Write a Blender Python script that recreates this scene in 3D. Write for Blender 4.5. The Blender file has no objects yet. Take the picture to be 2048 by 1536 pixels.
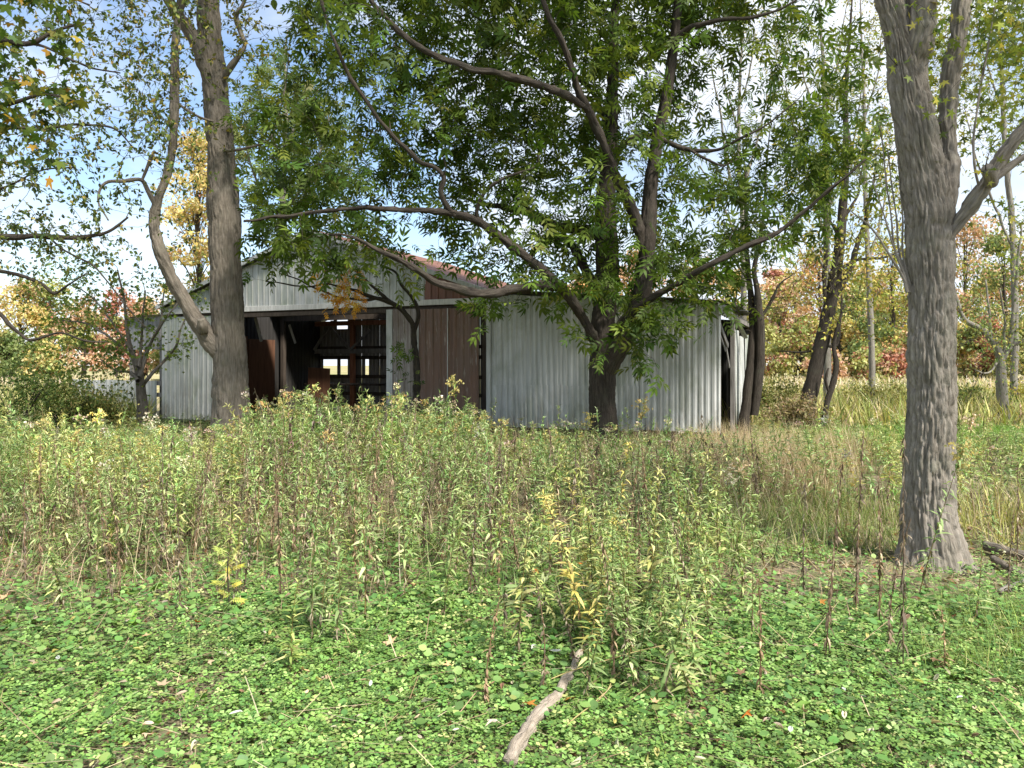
import bpy, math, random
import numpy as np
from math import radians, sin, cos, pi

rng = np.random.default_rng(7)
random.seed(7)
sc = bpy.context.scene
COL = sc.collection

# ------------------------------------------------------------------ camera, sky, sun, exposure
FPX, EYE, HOR = 1547.0, 1.6, 730.0           # focal length in photo pixels, eye height, horizon row
cam_d = bpy.data.cameras.new('camera')
cam_d.sensor_width = 36.0
cam_d.lens = FPX / 2048 * 36
cam_d.shift_y = (HOR - 768) / 2048
cam_d.clip_start = 0.05
cam_d.clip_end = 3000
cam = bpy.data.objects.new('camera', cam_d)
COL.objects.link(cam)
cam.location = (0, 0, EYE)
cam.rotation_euler = (radians(90), 0, 0)
sc.camera = cam

SUN = np.array([0.40, -0.48, 0.78])
SUN = SUN / np.linalg.norm(SUN)
EL = math.asin(SUN[2])
AZ = math.atan2(SUN[0], SUN[1])

world = bpy.data.worlds.new('World')
sc.world = world
world.use_nodes = True
wn, wl = world.node_tree.nodes, world.node_tree.links
wn.clear()
w_out = wn.new('ShaderNodeOutputWorld')
w_bg = wn.new('ShaderNodeBackground')
w_bg.inputs['Strength'].default_value = 0.12
w_sky = wn.new('ShaderNodeTexSky')
w_sky.sky_type = 'NISHITA'
w_sky.sun_disc = False
w_sky.sun_elevation = EL
w_sky.sun_rotation = AZ
w_sky.dust_density = 0.6
w_tc = wn.new('ShaderNodeTexCoord')
w_map = wn.new('ShaderNodeMapping')
w_map.inputs['Scale'].default_value = (1, 1, 1.9)
w_map.inputs['Location'].default_value = (0.35, 0.1, 0.52)
w_noi = wn.new('ShaderNodeTexNoise')
w_noi.inputs['Scale'].default_value = 2.6
w_noi.inputs['Detail'].default_value = 7
w_noi.inputs['Roughness'].default_value = 0.55
w_noi.inputs['Distortion'].default_value = 0.3
w_rmp = wn.new('ShaderNodeValToRGB')
w_rmp.color_ramp.elements[0].position = 0.40
w_rmp.color_ramp.elements[1].position = 0.60
w_mix = wn.new('ShaderNodeMix')
w_mix.data_type = 'RGBA'
w_mix.inputs[7].default_value = (4.7, 5.0, 5.45, 1)
wl.new(w_tc.outputs['Generated'], w_map.inputs[0])
wl.new(w_map.outputs[0], w_noi.inputs['Vector'])
wl.new(w_noi.outputs['Fac'], w_rmp.inputs[0])
wl.new(w_rmp.outputs[0], w_mix.inputs[0])
wl.new(w_sky.outputs[0], w_mix.inputs[6])
wl.new(w_mix.outputs[2], w_bg.inputs['Color'])
wl.new(w_bg.outputs[0], w_out.inputs['Surface'])

sun_d = bpy.data.lights.new('sun', 'SUN')
sun_d.energy = 4.6
sun_d.angle = radians(7)
sun_d.color = (1.0, 0.95, 0.86)
sun = bpy.data.objects.new('sun', sun_d)
COL.objects.link(sun)
from mathutils import Vector
sun.rotation_euler = Vector((-SUN[0], -SUN[1], -SUN[2])).to_track_quat('-Z', 'Y').to_euler()

sc.view_settings.view_transform = 'Standard'
sc.view_settings.look = 'None'
sc.view_settings.exposure = 1.0
sc.view_settings.gamma = 1
sc.render.engine = 'CYCLES'
sc.cycles.max_bounces = 8
sc.cycles.transmission_bounces = 6
sc.cycles.transparent_max_bounces = 8

# ------------------------------------------------------------------ helpers
def P(px, py, Y):
    return np.array([(px - 1024) / FPX * Y, Y, EYE - (py - HOR) / FPX * Y])

def nrm(a):
    return a / np.maximum(np.linalg.norm(a, axis=-1, keepdims=True), 1e-9)

def _hash(ix, iy, iz):
    h = (ix * 374761393 + iy * 668265263 + iz * 2147483647 + 144665) & 0xffffffff
    h = ((h ^ (h >> 13)) * 1274126177) & 0xffffffff
    h = ((h ^ (h >> 16)) * 2246822519) & 0xffffffff
    return ((h ^ (h >> 15)) & 0xffff) / 65535.0

def vnoise(x, y, z):
    x, y, z = np.broadcast_arrays(np.asarray(x, float), np.asarray(y, float), np.asarray(z, float))
    ix, iy, iz = np.floor(x).astype(np.int64), np.floor(y).astype(np.int64), np.floor(z).astype(np.int64)
    fx, fy, fz = x - ix, y - iy, z - iz
    fx, fy, fz = fx * fx * (3 - 2 * fx), fy * fy * (3 - 2 * fy), fz * fz * (3 - 2 * fz)
    r = 0
    for a in (0, 1):
        for b in (0, 1):
            for c in (0, 1):
                w = (fx if a else 1 - fx) * (fy if b else 1 - fy) * (fz if c else 1 - fz)
                r = r + w * _hash(ix + a, iy + b, iz + c)
    return r

def gz(x, y):
    x, y = np.asarray(x, float), np.asarray(y, float)
    return 0.07 * (vnoise(x * 0.5 + 9, y * 0.5, 0) - 0.5) + 0.03 * (vnoise(x * 1.9, y * 1.9, 3) - 0.5)

class MB:
    """collects vertices and faces; build() links them as one mesh object"""
    def __init__(self):
        self.v, self.f, self.c, self.b, self.n = [], [], [], [], 0
    def add(self, V, F, C=None, B=None):
        V = np.asarray(V, float).reshape(-1, 3)
        k = len(V)
        self.v.append(V)
        for f in (F if isinstance(F, list) else [F]):
            f = np.asarray(f, np.int64)
            if len(f):
                self.f.append(f + self.n)
        if C is None:
            C = np.ones((k, 3)) * 0.5
        C = np.broadcast_to(np.asarray(C, float), (k, 3))
        self.c.append(C)
        self.b.append(V if B is None else np.asarray(B, float))
        self.n += k
        return self
    def mesh(self, name, mat, smooth=True):
        me = bpy.data.meshes.new(name)
        V = np.concatenate(self.v)
        me.vertices.add(len(V))
        me.vertices.foreach_set('co', V.astype(np.float32).ravel())
        tot = np.concatenate([np.full(len(f), f.shape[1], np.int32) for f in self.f])
        idx = np.concatenate([f.ravel() for f in self.f]).astype(np.int32)
        me.loops.add(len(idx))
        me.loops.foreach_set('vertex_index', idx)
        me.polygons.add(len(tot))
        me.polygons.foreach_set('loop_start', (np.cumsum(tot) - tot).astype(np.int32))
        me.polygons.foreach_set('loop_total', tot)
        me.polygons.foreach_set('use_smooth', np.full(len(tot), smooth))
        C = np.concatenate(self.c)
        a = me.attributes.new('Col', 'FLOAT_COLOR', 'POINT')
        a.data.foreach_set('color', np.concatenate([C, np.ones((len(C), 1))], 1).astype(np.float32).ravel())
        b = me.attributes.new('bk', 'FLOAT_VECTOR', 'POINT')
        b.data.foreach_set('vector', np.concatenate(self.b).astype(np.float32).ravel())
        me.materials.append(mat)
        me.update(calc_edges=True)
        me.validate()
        return me
    def build(self, name, mat, parent=None, smooth=True, **props):
        o = bpy.data.objects.new(name, self.mesh(name, mat, smooth))
        COL.objects.link(o)
        if parent:
            o.parent = parent
        for k, v in props.items():
            o[k] = v
        return o

def tag(o, label, cat, group=None, kind=None):
    o['label'] = label
    o['category'] = cat
    if group:
        o['group'] = group
    if kind:
        o['kind'] = kind
    return o

def thing(name, label, cat, loc=(0, 0, 0), group=None, rz=0):
    o = bpy.data.objects.new(name, None)
    o.empty_display_size = 0.2
    COL.objects.link(o)
    o.location = loc
    o.rotation_euler = (0, 0, rz)
    return tag(o, label, cat, group)

def frames(D, N):
    """columns x,y,z with y along D and z near N"""
    y = nrm(D)
    x = nrm(np.cross(y, N))
    z = np.cross(x, y)
    return np.stack([x, y, z], -1)

def scatter(mb, tv, tf, R, T, S, C, tc=None):
    """copies of a template (tv, faces tf) with rotations R, positions T, scales S, colours C"""
    n, k = len(T), len(tv)
    if n == 0:
        return
    S = np.asarray(S, float)
    S = S.reshape(n, 1, -1)
    V = np.einsum('nij,nkj->nki', R, tv[None] * S) + T[:, None]
    if tc is None:
        c = np.repeat(C[:, None], k, 1)
    else:
        c = C[:, None] * tc[None]
    fs = [(f[None] + (np.arange(n) * k)[:, None, None]).reshape(-1, f.shape[1]) for f in (tf if isinstance(tf, list) else [tf])]
    mb.add(V.reshape(-1, 3), fs, c.reshape(-1, 3))

def catmull(pts, step):
    pts = np.asarray(pts, float)
    if len(pts) == 2:
        n = max(2, int(np.linalg.norm(pts[1, :3] - pts[0, :3]) / step) + 1)
        t = np.linspace(0, 1, n)[:, None]
        return pts[0] * (1 - t) + pts[1] * t
    q = np.vstack([2 * pts[0] - pts[1], pts, 2 * pts[-1] - pts[-2]])
    out = []
    for i in range(1, len(q) - 2):
        n = max(1, int(np.linalg.norm(q[i + 1, :3] - q[i, :3]) / step))
        t = np.linspace(0, 1, n, endpoint=False)[:, None]
        a, b, c, d = q[i - 1], q[i], q[i + 1], q[i + 2]
        out.append(0.5 * (2 * b + (c - a) * t + (2 * a - 5 * b + 4 * c - d) * t ** 2 + (3 * b - a - 3 * c + d) * t ** 3))
    out.append(q[-2][None])
    return np.vstack(out)

def tube(mb, pts, rad, sides, C=(0.5, 0.5, 0.5), disp=None, off=0.0, cap=True):
    pts = np.asarray(pts, float)
    rad = np.broadcast_to(np.asarray(rad, float), (len(pts),))
    T = nrm(np.gradient(pts, axis=0))
    ref = np.array([0.0, -1.0, 0.02]) if abs(T[:, 1].mean()) < 0.85 else np.array([1.0, 0, 0])
    X = nrm(np.cross(T, ref))
    Yv = np.cross(X, T)
    th = np.linspace(0, 2 * pi, sides, endpoint=False)
    L = np.concatenate([[0], np.cumsum(np.linalg.norm(np.diff(pts, axis=0), axis=1))]) + off
    dirs = X[:, None] * np.cos(th)[None, :, None] + Yv[:, None] * np.sin(th)[None, :, None]
    r = np.repeat(rad[:, None], sides, 1)
    if disp is not None:
        r = r + disp(th[None, :] + 0 * r, L[:, None] + 0 * r, r)
    V = pts[:, None] + dirs * r[..., None]
    B = np.stack([np.cos(th)[None] * rad[:, None], np.sin(th)[None] * rad[:, None], L[:, None] + 0 * r], -1)
    m = len(pts)
    i, j = np.meshgrid(np.arange(m - 1), np.arange(sides), indexing='ij')
    a = i * sides + j
    b = i * sides + (j + 1) % sides
    F = np.stack([a, b, b + sides, a + sides], -1).reshape(-1, 4)
    V, B = V.reshape(-1, 3), B.reshape(-1, 3)
    fs = [F]
    if cap:
        V = np.vstack([V, pts[-1][None]])
        B = np.vstack([B, B[-1:]])
        k = (m - 1) * sides
        fs.append(np.stack([k + np.arange(sides), k + (np.arange(sides) + 1) % sides, np.full(sides, m * sides)], -1))
    mb.add(V, fs, C, B)

def rough_bark(amp, kh, kv, seed, flare=None):
    """furrowed bark: narrow interlacing furrows cut between long plates"""
    def f(th, L, r):
        R = np.median(r)
        x, y = np.cos(th) * R * kh, np.sin(th) * R * kh
        w = (vnoise(x * 0.5 + seed, y * 0.5, L * kv * 0.8) - 0.5) * 1.3
        n1 = vnoise(x + w, y + w + seed, L * kv)
        n3 = vnoise(x * 1.7 + 9 + w, y * 1.7 + seed, L * kv * 1.5)
        n2 = vnoise(x * 2.6 + 5 + seed, y * 2.6, L * kv * 5)
        n4 = vnoise(x * 0.9 + 5 + seed, y * 0.9, L * kv * 3.1)
        fur = np.exp(-(np.abs(2 * n1 - 1) / 0.20) ** 2) + 0.7 * np.exp(-(np.abs(2 * n3 - 1) / 0.17) ** 2) + 0.35 * np.exp(-(np.abs(2 * n4 - 1) / 0.10) ** 2)
        pl = _hash(np.floor(x * 1.3 + w * 0.6).astype(np.int64), np.floor(y * 1.3 - w * 0.6).astype(np.int64), np.floor(L * kv * 2.2 + n4 * 1.5).astype(np.int64))
        d = amp * (0.4 - 1.25 * np.minimum(fur, 1.3) + (n2 - 0.5) * 0.8 + (pl - 0.5) * 0.55)
        big = (vnoise(np.cos(th) * 1.3 + seed, np.sin(th) * 1.3, L * 1.6) - 0.5) * 0.16 * r
        d = d + big
        if flare is not None:
            d = d + flare(th, L, r)
        return d
    return f

# ------------------------------------------------------------------ materials
def newmat(name):
    m = bpy.data.materials.new(name)
    m.use_nodes = True
    n, l = m.node_tree.nodes, m.node_tree.links
    n.clear()
    o = n.new('ShaderNodeOutputMaterial')
    b = n.new('ShaderNodeBsdfPrincipled')
    l.new(b.outputs[0], o.inputs[0])
    return m, n, l, b, o

def ramp(n, l, src, stops):
    r = n.new('ShaderNodeValToRGB')
    e = r.color_ramp.elements
    while len(e) < len(stops):
        e.new(0.5)
    for k, (p, c) in enumerate(stops):
        e[k].position = p
        e[k].color = (*c, 1) if len(c) == 3 else c
    l.new(src, r.inputs[0])
    return r.outputs[0]

def noise(n, l, vec, scale, detail=4, rough=0.55, dist=0.0, mapscale=None):
    if mapscale is not None:
        mp = n.new('ShaderNodeMapping')
        mp.inputs['Scale'].default_value = mapscale
        l.new(vec, mp.inputs[0])
        vec = mp.outputs[0]
    t = n.new('ShaderNodeTexNoise')
    t.inputs['Scale'].default_value = scale
    t.inputs['Detail'].default_value = detail
    t.inputs['Roughness'].default_value = rough
    t.inputs['Distortion'].default_value = dist
    l.new(vec, t.inputs['Vector'])
    return t.outputs['Fac']

def mixc(n, l, fac, a, b, mode='MIX'):
    m = n.new('ShaderNodeMix')
    m.data_type = 'RGBA'
    m.blend_type = mode
    for v, i in ((fac, 0), (a, 6), (b, 7)):
        if isinstance(v, (int, float)):
            m.inputs[i].default_value = v
        elif isinstance(v, tuple):
            m.inputs[i].default_value = (*v, 1)
        else:
            l.new(v, m.inputs[i])
    return m.outputs[2]

def bump(n, l, b, h, strength, dist):
    u = n.new('ShaderNodeBump')
    u.inputs['Strength'].default_value = strength
    u.inputs['Distance'].default_value = dist
    l.new(h, u.inputs['Height'])
    l.new(u.outputs[0], b.inputs['Normal'])

def attr(n, name, out):
    a = n.new('ShaderNodeAttribute')
    a.attribute_name = name
    return a.outputs[out]

def leaf_mat(name, trans=0.35, rough=0.55, obj_var=False, spec=0.18):
    m, n, l, b, o = newmat(name)
    c = attr(n, 'Col', 'Color')
    if obj_var:
        oi = n.new('ShaderNodeObjectInfo')
        hv = ramp(n, l, oi.outputs['Random'], [(0, (0.72, 0.78, 0.75)), (0.5, (1.0, 1.0, 1.0)), (1, (1.3, 1.12, 0.9))])
        c = mixc(n, l, 1.0, c, hv, 'MULTIPLY')
    l.new(c, b.inputs['Base Color'])
    b.inputs['Roughness'].default_value = rough
    b.inputs['Specular IOR Level'].default_value = spec
    t = n.new('ShaderNodeBsdfTranslucent')
    c2 = mixc(n, l, 1.0, c, (1.25, 1.2, 0.7), 'MULTIPLY')
    l.new(c2, t.inputs['Color'])
    mx = n.new('ShaderNodeMixShader')
    mx.inputs[0].default_value = trans
    l.new(b.outputs[0], mx.inputs[1])
    l.new(t.outputs[0], mx.inputs[2])
    l.new(mx.outputs[0], o.inputs[0])
    return m

def bark_mat(name, c1, c2, c3, lichen=(0.22, 0.23, 0.17), lich=0.35, bs=0.8):
    m, n, l, b, o = newmat(name)
    v = attr(n, 'bk', 'Vector')
    f1 = noise(n, l, v, 44, 6, 0.7, 0.25, (1, 1, 0.11))
    f2 = noise(n, l, v, 3.0, 4, 0.6, 0.2)
    c = ramp(n, l, f1, [(0.28, c1), (0.5, c2), (0.72, c3)])
    k = ramp(n, l, f2, [(0.52, (0, 0, 0)), (0.72, (lich, lich, lich))])
    c = mixc(n, l, k, c, lichen)
    l.new(c, b.inputs['Base Color'])
    b.inputs['Roughness'].default_value = 0.9
    b.inputs['Specular IOR Level'].default_value = 0.15
    f3 = noise(n, l, v, 60, 5, 0.7, 0.4, (1, 1, 0.3))
    h = mixc(n, l, 0.45, f1, f3)
    bump(n, l, b, h, min(1.0, bs + 0.15), 0.03)
    return m

def metal_mat(name, base, streak, stain, stain_amt=0.6, rust=None, rough=0.55, metallic=0.15):
    m, n, l, b, o = newmat(name)
    tc = n.new('ShaderNodeTexCoord')
    v = tc.outputs['Object']
    f1 = noise(n, l, v, 9, 5, 0.6, 0.2, (1.6, 1, 0.07))
    f2 = noise(n, l, v, 1.5, 6, 0.65, 0.5, (1, 1, 0.6))
    f4 = noise(n, l, v, 5.0, 5, 0.7, 0.3, (1, 1, 0.35))
    f3 = noise(n, l, v, 22, 3, 0.6, 0.0, (1, 1, 0.12))
    c = ramp(n, l, f1, [(0.3, streak), (0.55, base), (0.8, tuple(min(1, x * 1.12) for x in base))])
    k = ramp(n, l, f2, [(0.46, (0, 0, 0)), (0.66, (stain_amt,) * 3)])
    c = mixc(n, l, k, c, stain)
    sz = n.new('ShaderNodeSeparateXYZ')
    l.new(v, sz.inputs[0])
    mz = n.new('ShaderNodeMapRange')
    mz.inputs['From Min'].default_value = 1.3
    mz.inputs['From Max'].default_value = 0.1
    mz.inputs['To Max'].default_value = 0.9
    l.new(sz.outputs['Z'], mz.inputs['Value'])
    mm = n.new('ShaderNodeMath')
    mm.operation = 'MULTIPLY'
    l.new(ramp(n, l, f4, [(0.45, (0, 0, 0)), (0.62, (0.75, 0.75, 0.75))]), mm.inputs[0])
    l.new(mz.outputs[0], mm.inputs[1])
    c = mixc(n, l, mm.outputs[0], c, (0.16, 0.14, 0.10))
    if rust:
        k2 = ramp(n, l, f3, [(0.60, (0, 0, 0)), (0.70, (0.8, 0.8, 0.8))])
        c = mixc(n, l, k2, c, rust)
    l.new(c, b.inputs['Base Color'])
    b.inputs['Metallic'].default_value = metallic
    r = ramp(n, l, f2, [(0.3, (rough - 0.1,) * 3), (0.8, (rough + 0.25,) * 3)])
    l.new(r, b.inputs['Roughness'])
    h = noise(n, l, v, 6, 3, 0.6, 0, (1, 1, 0.4))
    bump(n, l, b, h, 0.25, 0.02)
    return m

def wood_mat(name, c1, c2, rough=0.85):
    m, n, l, b, o = newmat(name)
    tc = n.new('ShaderNodeTexCoord')
    oi = n.new('ShaderNodeObjectInfo')
    ad = n.new('ShaderNodeVectorMath')
    ad.operation = 'ADD'
    l.new(tc.outputs['Object'], ad.inputs[0])
    l.new(oi.outputs['Random'], ad.inputs[1])
    f1 = noise(n, l, ad.outputs[0], 14, 6, 0.65, 0.5, (1, 1, 0.12))
    c = ramp(n, l, f1, [(0.3, c1), (0.7, c2)])
    l.new(c, b.inputs['Base Color'])
    b.inputs['Roughness'].default_value = rough
    b.inputs['Specular IOR Level'].default_value = 0.2
    bump(n, l, b, f1, 0.5, 0.01)
    return m

M = {}
M['leaf'] = leaf_mat('leaf', 0.36)
M['weed'] = leaf_mat('weed_leaf', 0.30, 0.6, False, 0.2)
M['weed_obj'] = leaf_mat('weed_leaf_single', 0.30, 0.6, True, 0.2)
M['clover'] = leaf_mat('clover', 0.28, 0.5, False, 0.3)
M['dry'] = leaf_mat('dry_leaf', 0.2, 0.7, True, 0.15)
M['far'] = leaf_mat('far_leaf', 0.3, 0.7, False, 0.1)
M['bark_right'] = bark_mat('bark_grey', (0.10, 0.087, 0.07), (0.225, 0.197, 0.163), (0.35, 0.315, 0.27), (0.21, 0.215, 0.16), 0.4, 0.6)
M['bark_left'] = bark_mat('bark_tan', (0.078, 0.067, 0.053), (0.175, 0.15, 0.12), (0.27, 0.236, 0.195), (0.15, 0.155, 0.115), 0.3, 0.8)
M['bark_ash'] = bark_mat('bark_dark', (0.022, 0.018, 0.015), (0.05, 0.041, 0.033), (0.088, 0.074, 0.06), (0.075, 0.082, 0.055), 0.3, 0.9)
M['bark_pale'] = bark_mat('bark_pale', (0.12, 0.105, 0.085), (0.22, 0.20, 0.17), (0.33, 0.31, 0.27), (0.25, 0.27, 0.19), 0.4, 0.5)
M['bark_fallen'] = bark_mat('bark_fallen', (0.20, 0.165, 0.12), (0.36, 0.30, 0.235), (0.50, 0.43, 0.35), (0.55, 0.50, 0.42), 0.5, 0.9)
M['bark_twig'] = bark_mat('bark_twig', (0.035, 0.028, 0.023), (0.06, 0.05, 0.042), (0.10, 0.085, 0.07), (0.12, 0.12, 0.09), 0.2, 0.3)
M['metal_white'] = metal_mat('sheet_metal_white', (0.53, 0.535, 0.52), (0.33, 0.335, 0.315), (0.25, 0.275, 0.20), 0.6, None)
M['metal_old'] = metal_mat('sheet_metal_weathered', (0.48, 0.49, 0.47), (0.27, 0.28, 0.26), (0.24, 0.28, 0.20), 0.7)
M['metal_grey'] = metal_mat('sheet_metal_grey', (0.24, 0.245, 0.25), (0.14, 0.145, 0.15), (0.17, 0.15, 0.13), 0.6)
M['metal_dark'] = metal_mat('sheet_metal_inner_shade', (0.024, 0.022, 0.02), (0.015, 0.014, 0.013), (0.026, 0.022, 0.019), 0.6, None, 0.8, 0.0)  # inner sheets: the barn's interior shade is put into this near-black colour
M['metal_streak'] = metal_mat('sheet_metal_streaked', (0.30, 0.27, 0.245), (0.13, 0.095, 0.075), (0.16, 0.11, 0.085), 0.7, (0.47, 0.47, 0.46))
M['metal_brown'] = metal_mat('sheet_metal_brown', (0.18, 0.10, 0.068), (0.10, 0.058, 0.04), (0.18, 0.14, 0.11), 0.5, (0.33, 0.28, 0.24), 0.5)
M['metal_rust'] = metal_mat('sheet_metal_red_brown', (0.21, 0.092, 0.06), (0.12, 0.058, 0.04), (0.10, 0.07, 0.06), 0.5, None, 0.5)
M['wood_grey'] = wood_mat('wood_grey', (0.12, 0.11, 0.10), (0.30, 0.28, 0.26))
M['wood_dark'] = wood_mat('wood_dark', (0.035, 0.028, 0.022), (0.09, 0.07, 0.055))
M['wood_red'] = wood_mat('wood_red', (0.20, 0.075, 0.04), (0.42, 0.19, 0.11))
M['plywood'] = wood_mat('plywood', (0.085, 0.04, 0.024), (0.17, 0.085, 0.05))
M['white_wood'] = wood_mat('wood_whitewashed', (0.45, 0.44, 0.41), (0.70, 0.69, 0.65))

def ground_mat():
    m, n, l, b, o = newmat('ground_litter')
    g = n.new('ShaderNodeNewGeometry')
    v = g.outputs['Position']
    f1 = noise(n, l, v, 18, 6, 0.7, 0.3)
    f2 = noise(n, l, v, 1.4, 5, 0.6, 0.3)
    f3 = noise(n, l, v, 0.12, 4, 0.6, 0.2)
    lit = ramp(n, l, f1, [(0.3, (0.07, 0.055, 0.038)), (0.5, (0.19, 0.155, 0.105)), (0.7, (0.34, 0.28, 0.20))])
    grn = ramp(n, l, f1, [(0.3, (0.04, 0.06, 0.02)), (0.7, (0.16, 0.19, 0.065))])
    k = ramp(n, l, f2, [(0.42, (0.1, 0.1, 0.1)), (0.62, (0.75, 0.75, 0.75))])
    c = mixc(n, l, k, lit, grn)
    fld = ramp(n, l, f3, [(0.35, (0.20, 0.21, 0.08)), (0.5, (0.30, 0.27, 0.13)), (0.65, (0.40, 0.32, 0.20))])
    sx = n.new('ShaderNodeSeparateXYZ')
    l.new(v, sx.inputs[0])
    mr = n.new('ShaderNodeMapRange')
    mr.inputs['From Min'].default_value = 22
    mr.inputs['From Max'].default_value = 34
    l.new(sx.outputs['Y'], mr.inputs['Value'])
    c = mixc(n, l, mr.outputs[0], c, fld)
    l.new(c, b.inputs['Base Color'])
    b.inputs['Roughness'].default_value = 0.95
    b.inputs['Specular IOR Level'].default_value = 0.1
    bump(n, l, b, f1, 0.8, 0.03)
    return m
M['ground'] = ground_mat()

# ------------------------------------------------------------------ ground
gx = np.unique(np.concatenate([np.linspace(-1500, -60, 14), np.linspace(-60, -16, 23), np.linspace(-16, 16, 121), np.linspace(16, 60, 23), np.linspace(60, 1500, 14)]))
gy = np.unique(np.concatenate([np.linspace(-300, 0, 7), np.linspace(0, 24, 121), np.linspace(24, 90, 34), np.linspace(90, 2000, 16)]))
GX, GY = np.meshgrid(gx, gy, indexing='ij')
GZ = gz(GX, GY)
ni, nj = GX.shape
i, j = np.meshgrid(np.arange(ni - 1), np.arange(nj - 1), indexing='ij')
a = i * nj + j
gm = MB().add(np.stack([GX, GY, GZ], -1).reshape(-1, 3), np.stack([a, a + nj, a + nj + 1, a + 1], -1).reshape(-1, 4))
gm.build('ground', M['ground'], kind='structure')

# ------------------------------------------------------------------ barn
UX, UY = 0.917, -0.398
ROT = math.atan2(UY, UX)
BO = np.array([-0.55, 17.5, 0.0])

def sheet(name, O, U, W, N, width, length, mat, parent, pitch=0.11, amp=0.018, rows=7, dent=0.006, seed=0, prof=(0.42, 0.56, 0.86, 1.0), off=0.0):
    """ribbed metal sheet: width along U, length along W (number or function of the width position), ribs along N"""
    O, U, W, N = (np.asarray(q, float) for q in (O, U, W, N))
    xs, hs = [], []
    n = int(math.ceil(width / pitch)) + 1
    for r in range(-1, n):
        for p, h in zip((0.0,) + prof[:-1], (0, 0, 1, 1)):
            x = (r + p) * pitch + off
            if 0 <= x <= width:
                xs.append(x); hs.append(h)
    if not xs or xs[0] > 1e-4:
        xs.insert(0, 0.0); hs.insert(0, 0)
    if xs[-1] < width - 1e-4:
        xs.append(width); hs.append(0)
    xs, hs = np.array(xs), np.array(hs, float)
    Ls = length(xs) if callable(length) else np.full(len(xs), length)
    t = np.linspace(0, 1, rows)
    X = np.repeat(xs[:, None], rows, 1)
    Y = Ls[:, None] * t[None]
    H = hs[:, None] * amp + dent * 2 * (vnoise(X * 2.2 + seed * 7.7, Y * 1.7, seed * 3.1) - 0.5)
    V = O + X[..., None] * U + Y[..., None] * W + H[..., None] * N
    k = len(xs)
    i, j = np.meshgrid(np.arange(k - 1), np.arange(rows - 1), indexing='ij')
    a = i * rows + j
    F = np.stack([a, a + rows, a + rows + 1, a + 1], -1).reshape(-1, 4)
    V = V.reshape(-1, 3)
    V2 = V - N * 0.0025
    mb = MB().add(np.vstack([V, V2]), [F, F[:, ::-1] + len(V)])
    e = [np.arange(k) * rows, np.arange(k) * rows + rows - 1, np.arange(rows), np.arange(rows) + (k - 1) * rows]
    for q in e:
        f = np.stack([q[:-1], q[1:], q[1:] + len(V), q[:-1] + len(V)], -1)
        mb.f.append(f)
    return mb.build(name, M[mat], parent, smooth=False)

def beam(name, p0, p1, w, h, mat, parent, up=(0, 0, 1), twist=0):
    p0, p1 = np.asarray(p0, float), np.asarray(p1, float)
    d = nrm(p1 - p0)
    up = np.asarray(up, float)
    if abs(d @ up) > 0.98:
        up = np.array([0, 1.0, 0])
    x = nrm(np.cross(d, up))
    z = np.cross(x, d)
    q = []
    bv = min(w, h) * 0.08
    prof = [(-w / 2 + bv, -h / 2), (w / 2 - bv, -h / 2), (w / 2, -h / 2 + bv), (w / 2, h / 2 - bv), (w / 2 - bv, h / 2), (-w / 2 + bv, h / 2), (-w / 2, h / 2 - bv), (-w / 2, -h / 2 + bv)]
    for pp in (p0, p1):
        for a_, b_ in prof:
            q.append(pp + x * a_ + z * b_)
    k = len(prof)
    F = [[i, (i + 1) % k, k + (i + 1) % k, k + i] for i in range(k)]
    mb = MB().add(np.array(q), [np.array(F), np.array([list(range(k))[::-1]]), np.array([list(range(k, 2 * k))])])
    return mb.build(name, M[mat], parent, smooth=False)

barn = thing('barn', 'old sheet metal barn with open doorway, gable roof and pale lean-to', 'barn', tuple(BO), rz=ROT)
def assembly(name, parent):
    o = bpy.data.objects.new(name, None)
    COL.objects.link(o)
    o.parent = parent
    return o
gable, roof, door, leanw, backw, sidew, frontw = (assembly(q, barn) for q in ('gable_wall', 'roof', 'sliding_door', 'lean_to_wall', 'back_wall', 'side_wall', 'front_wall'))
frame = assembly('timber_frame', barn)
PK_S, PK_Z = -4.85, 4.93
def rake(s):
    s = np.asarray(s, float)
    return np.where(s > PK_S, PK_Z - 0.345 * (s - PK_S), PK_Z - 0.345 * (PK_S - s))
X3, Y3, Z3 = (1, 0, 0), (0, 1, 0), (0, 0, 1)
FN = (0, -1, 0)
HEAD = 3.10
DEP = 7.0
# gable sheets above the doorway
s = -9.98
k = 0
while s < -0.03:
    w = min(0.76, -0.02 - s)
    brown = s > -2.2
    zb = HEAD + 0.02
    sheet('wall_sheet', (s, -0.02 - 0.004 * (k % 2), zb), X3, Z3, FN, w + 0.02, (lambda x, s=s, zb=zb: np.maximum(rake(s + x) - zb - 0.03, 0.05)),
          'metal_rust' if brown else ('metal_old' if k % 3 else 'metal_white'), gable, pitch=0.19, amp=0.016, seed=k, prof=(0.68, 0.76, 0.92, 1.0), dent=0.008)
    s += 0.76
    k += 1
# header board, track and trim
beam('header_trim', (-9.98, -0.05, HEAD - 0.04), (0.0, -0.05, HEAD - 0.04), 0.045, 0.13, 'white_wood', barn)
beam('door_track', (-7.95, -0.03, HEAD - 0.20), (0.0, -0.03, HEAD - 0.20), 0.05, 0.10, 'wood_dark', barn)
beam('lintel', (-9.98, 0.08, HEAD - 0.12), (0.0, 0.08, HEAD - 0.12), 0.10, 0.26, 'wood_dark', barn)
# left front wall
for k in range(3):
    s = -9.98 + k * 0.68
    sheet('wall_sheet', (s, -0.02 - 0.004 * (k % 2), 0.12), X3, Z3, FN, 0.69, 2.80, 'metal_old', frontw, pitch=0.17, amp=0.018, seed=20 + k, prof=(0.62, 0.72, 0.9, 1.0))
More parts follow.
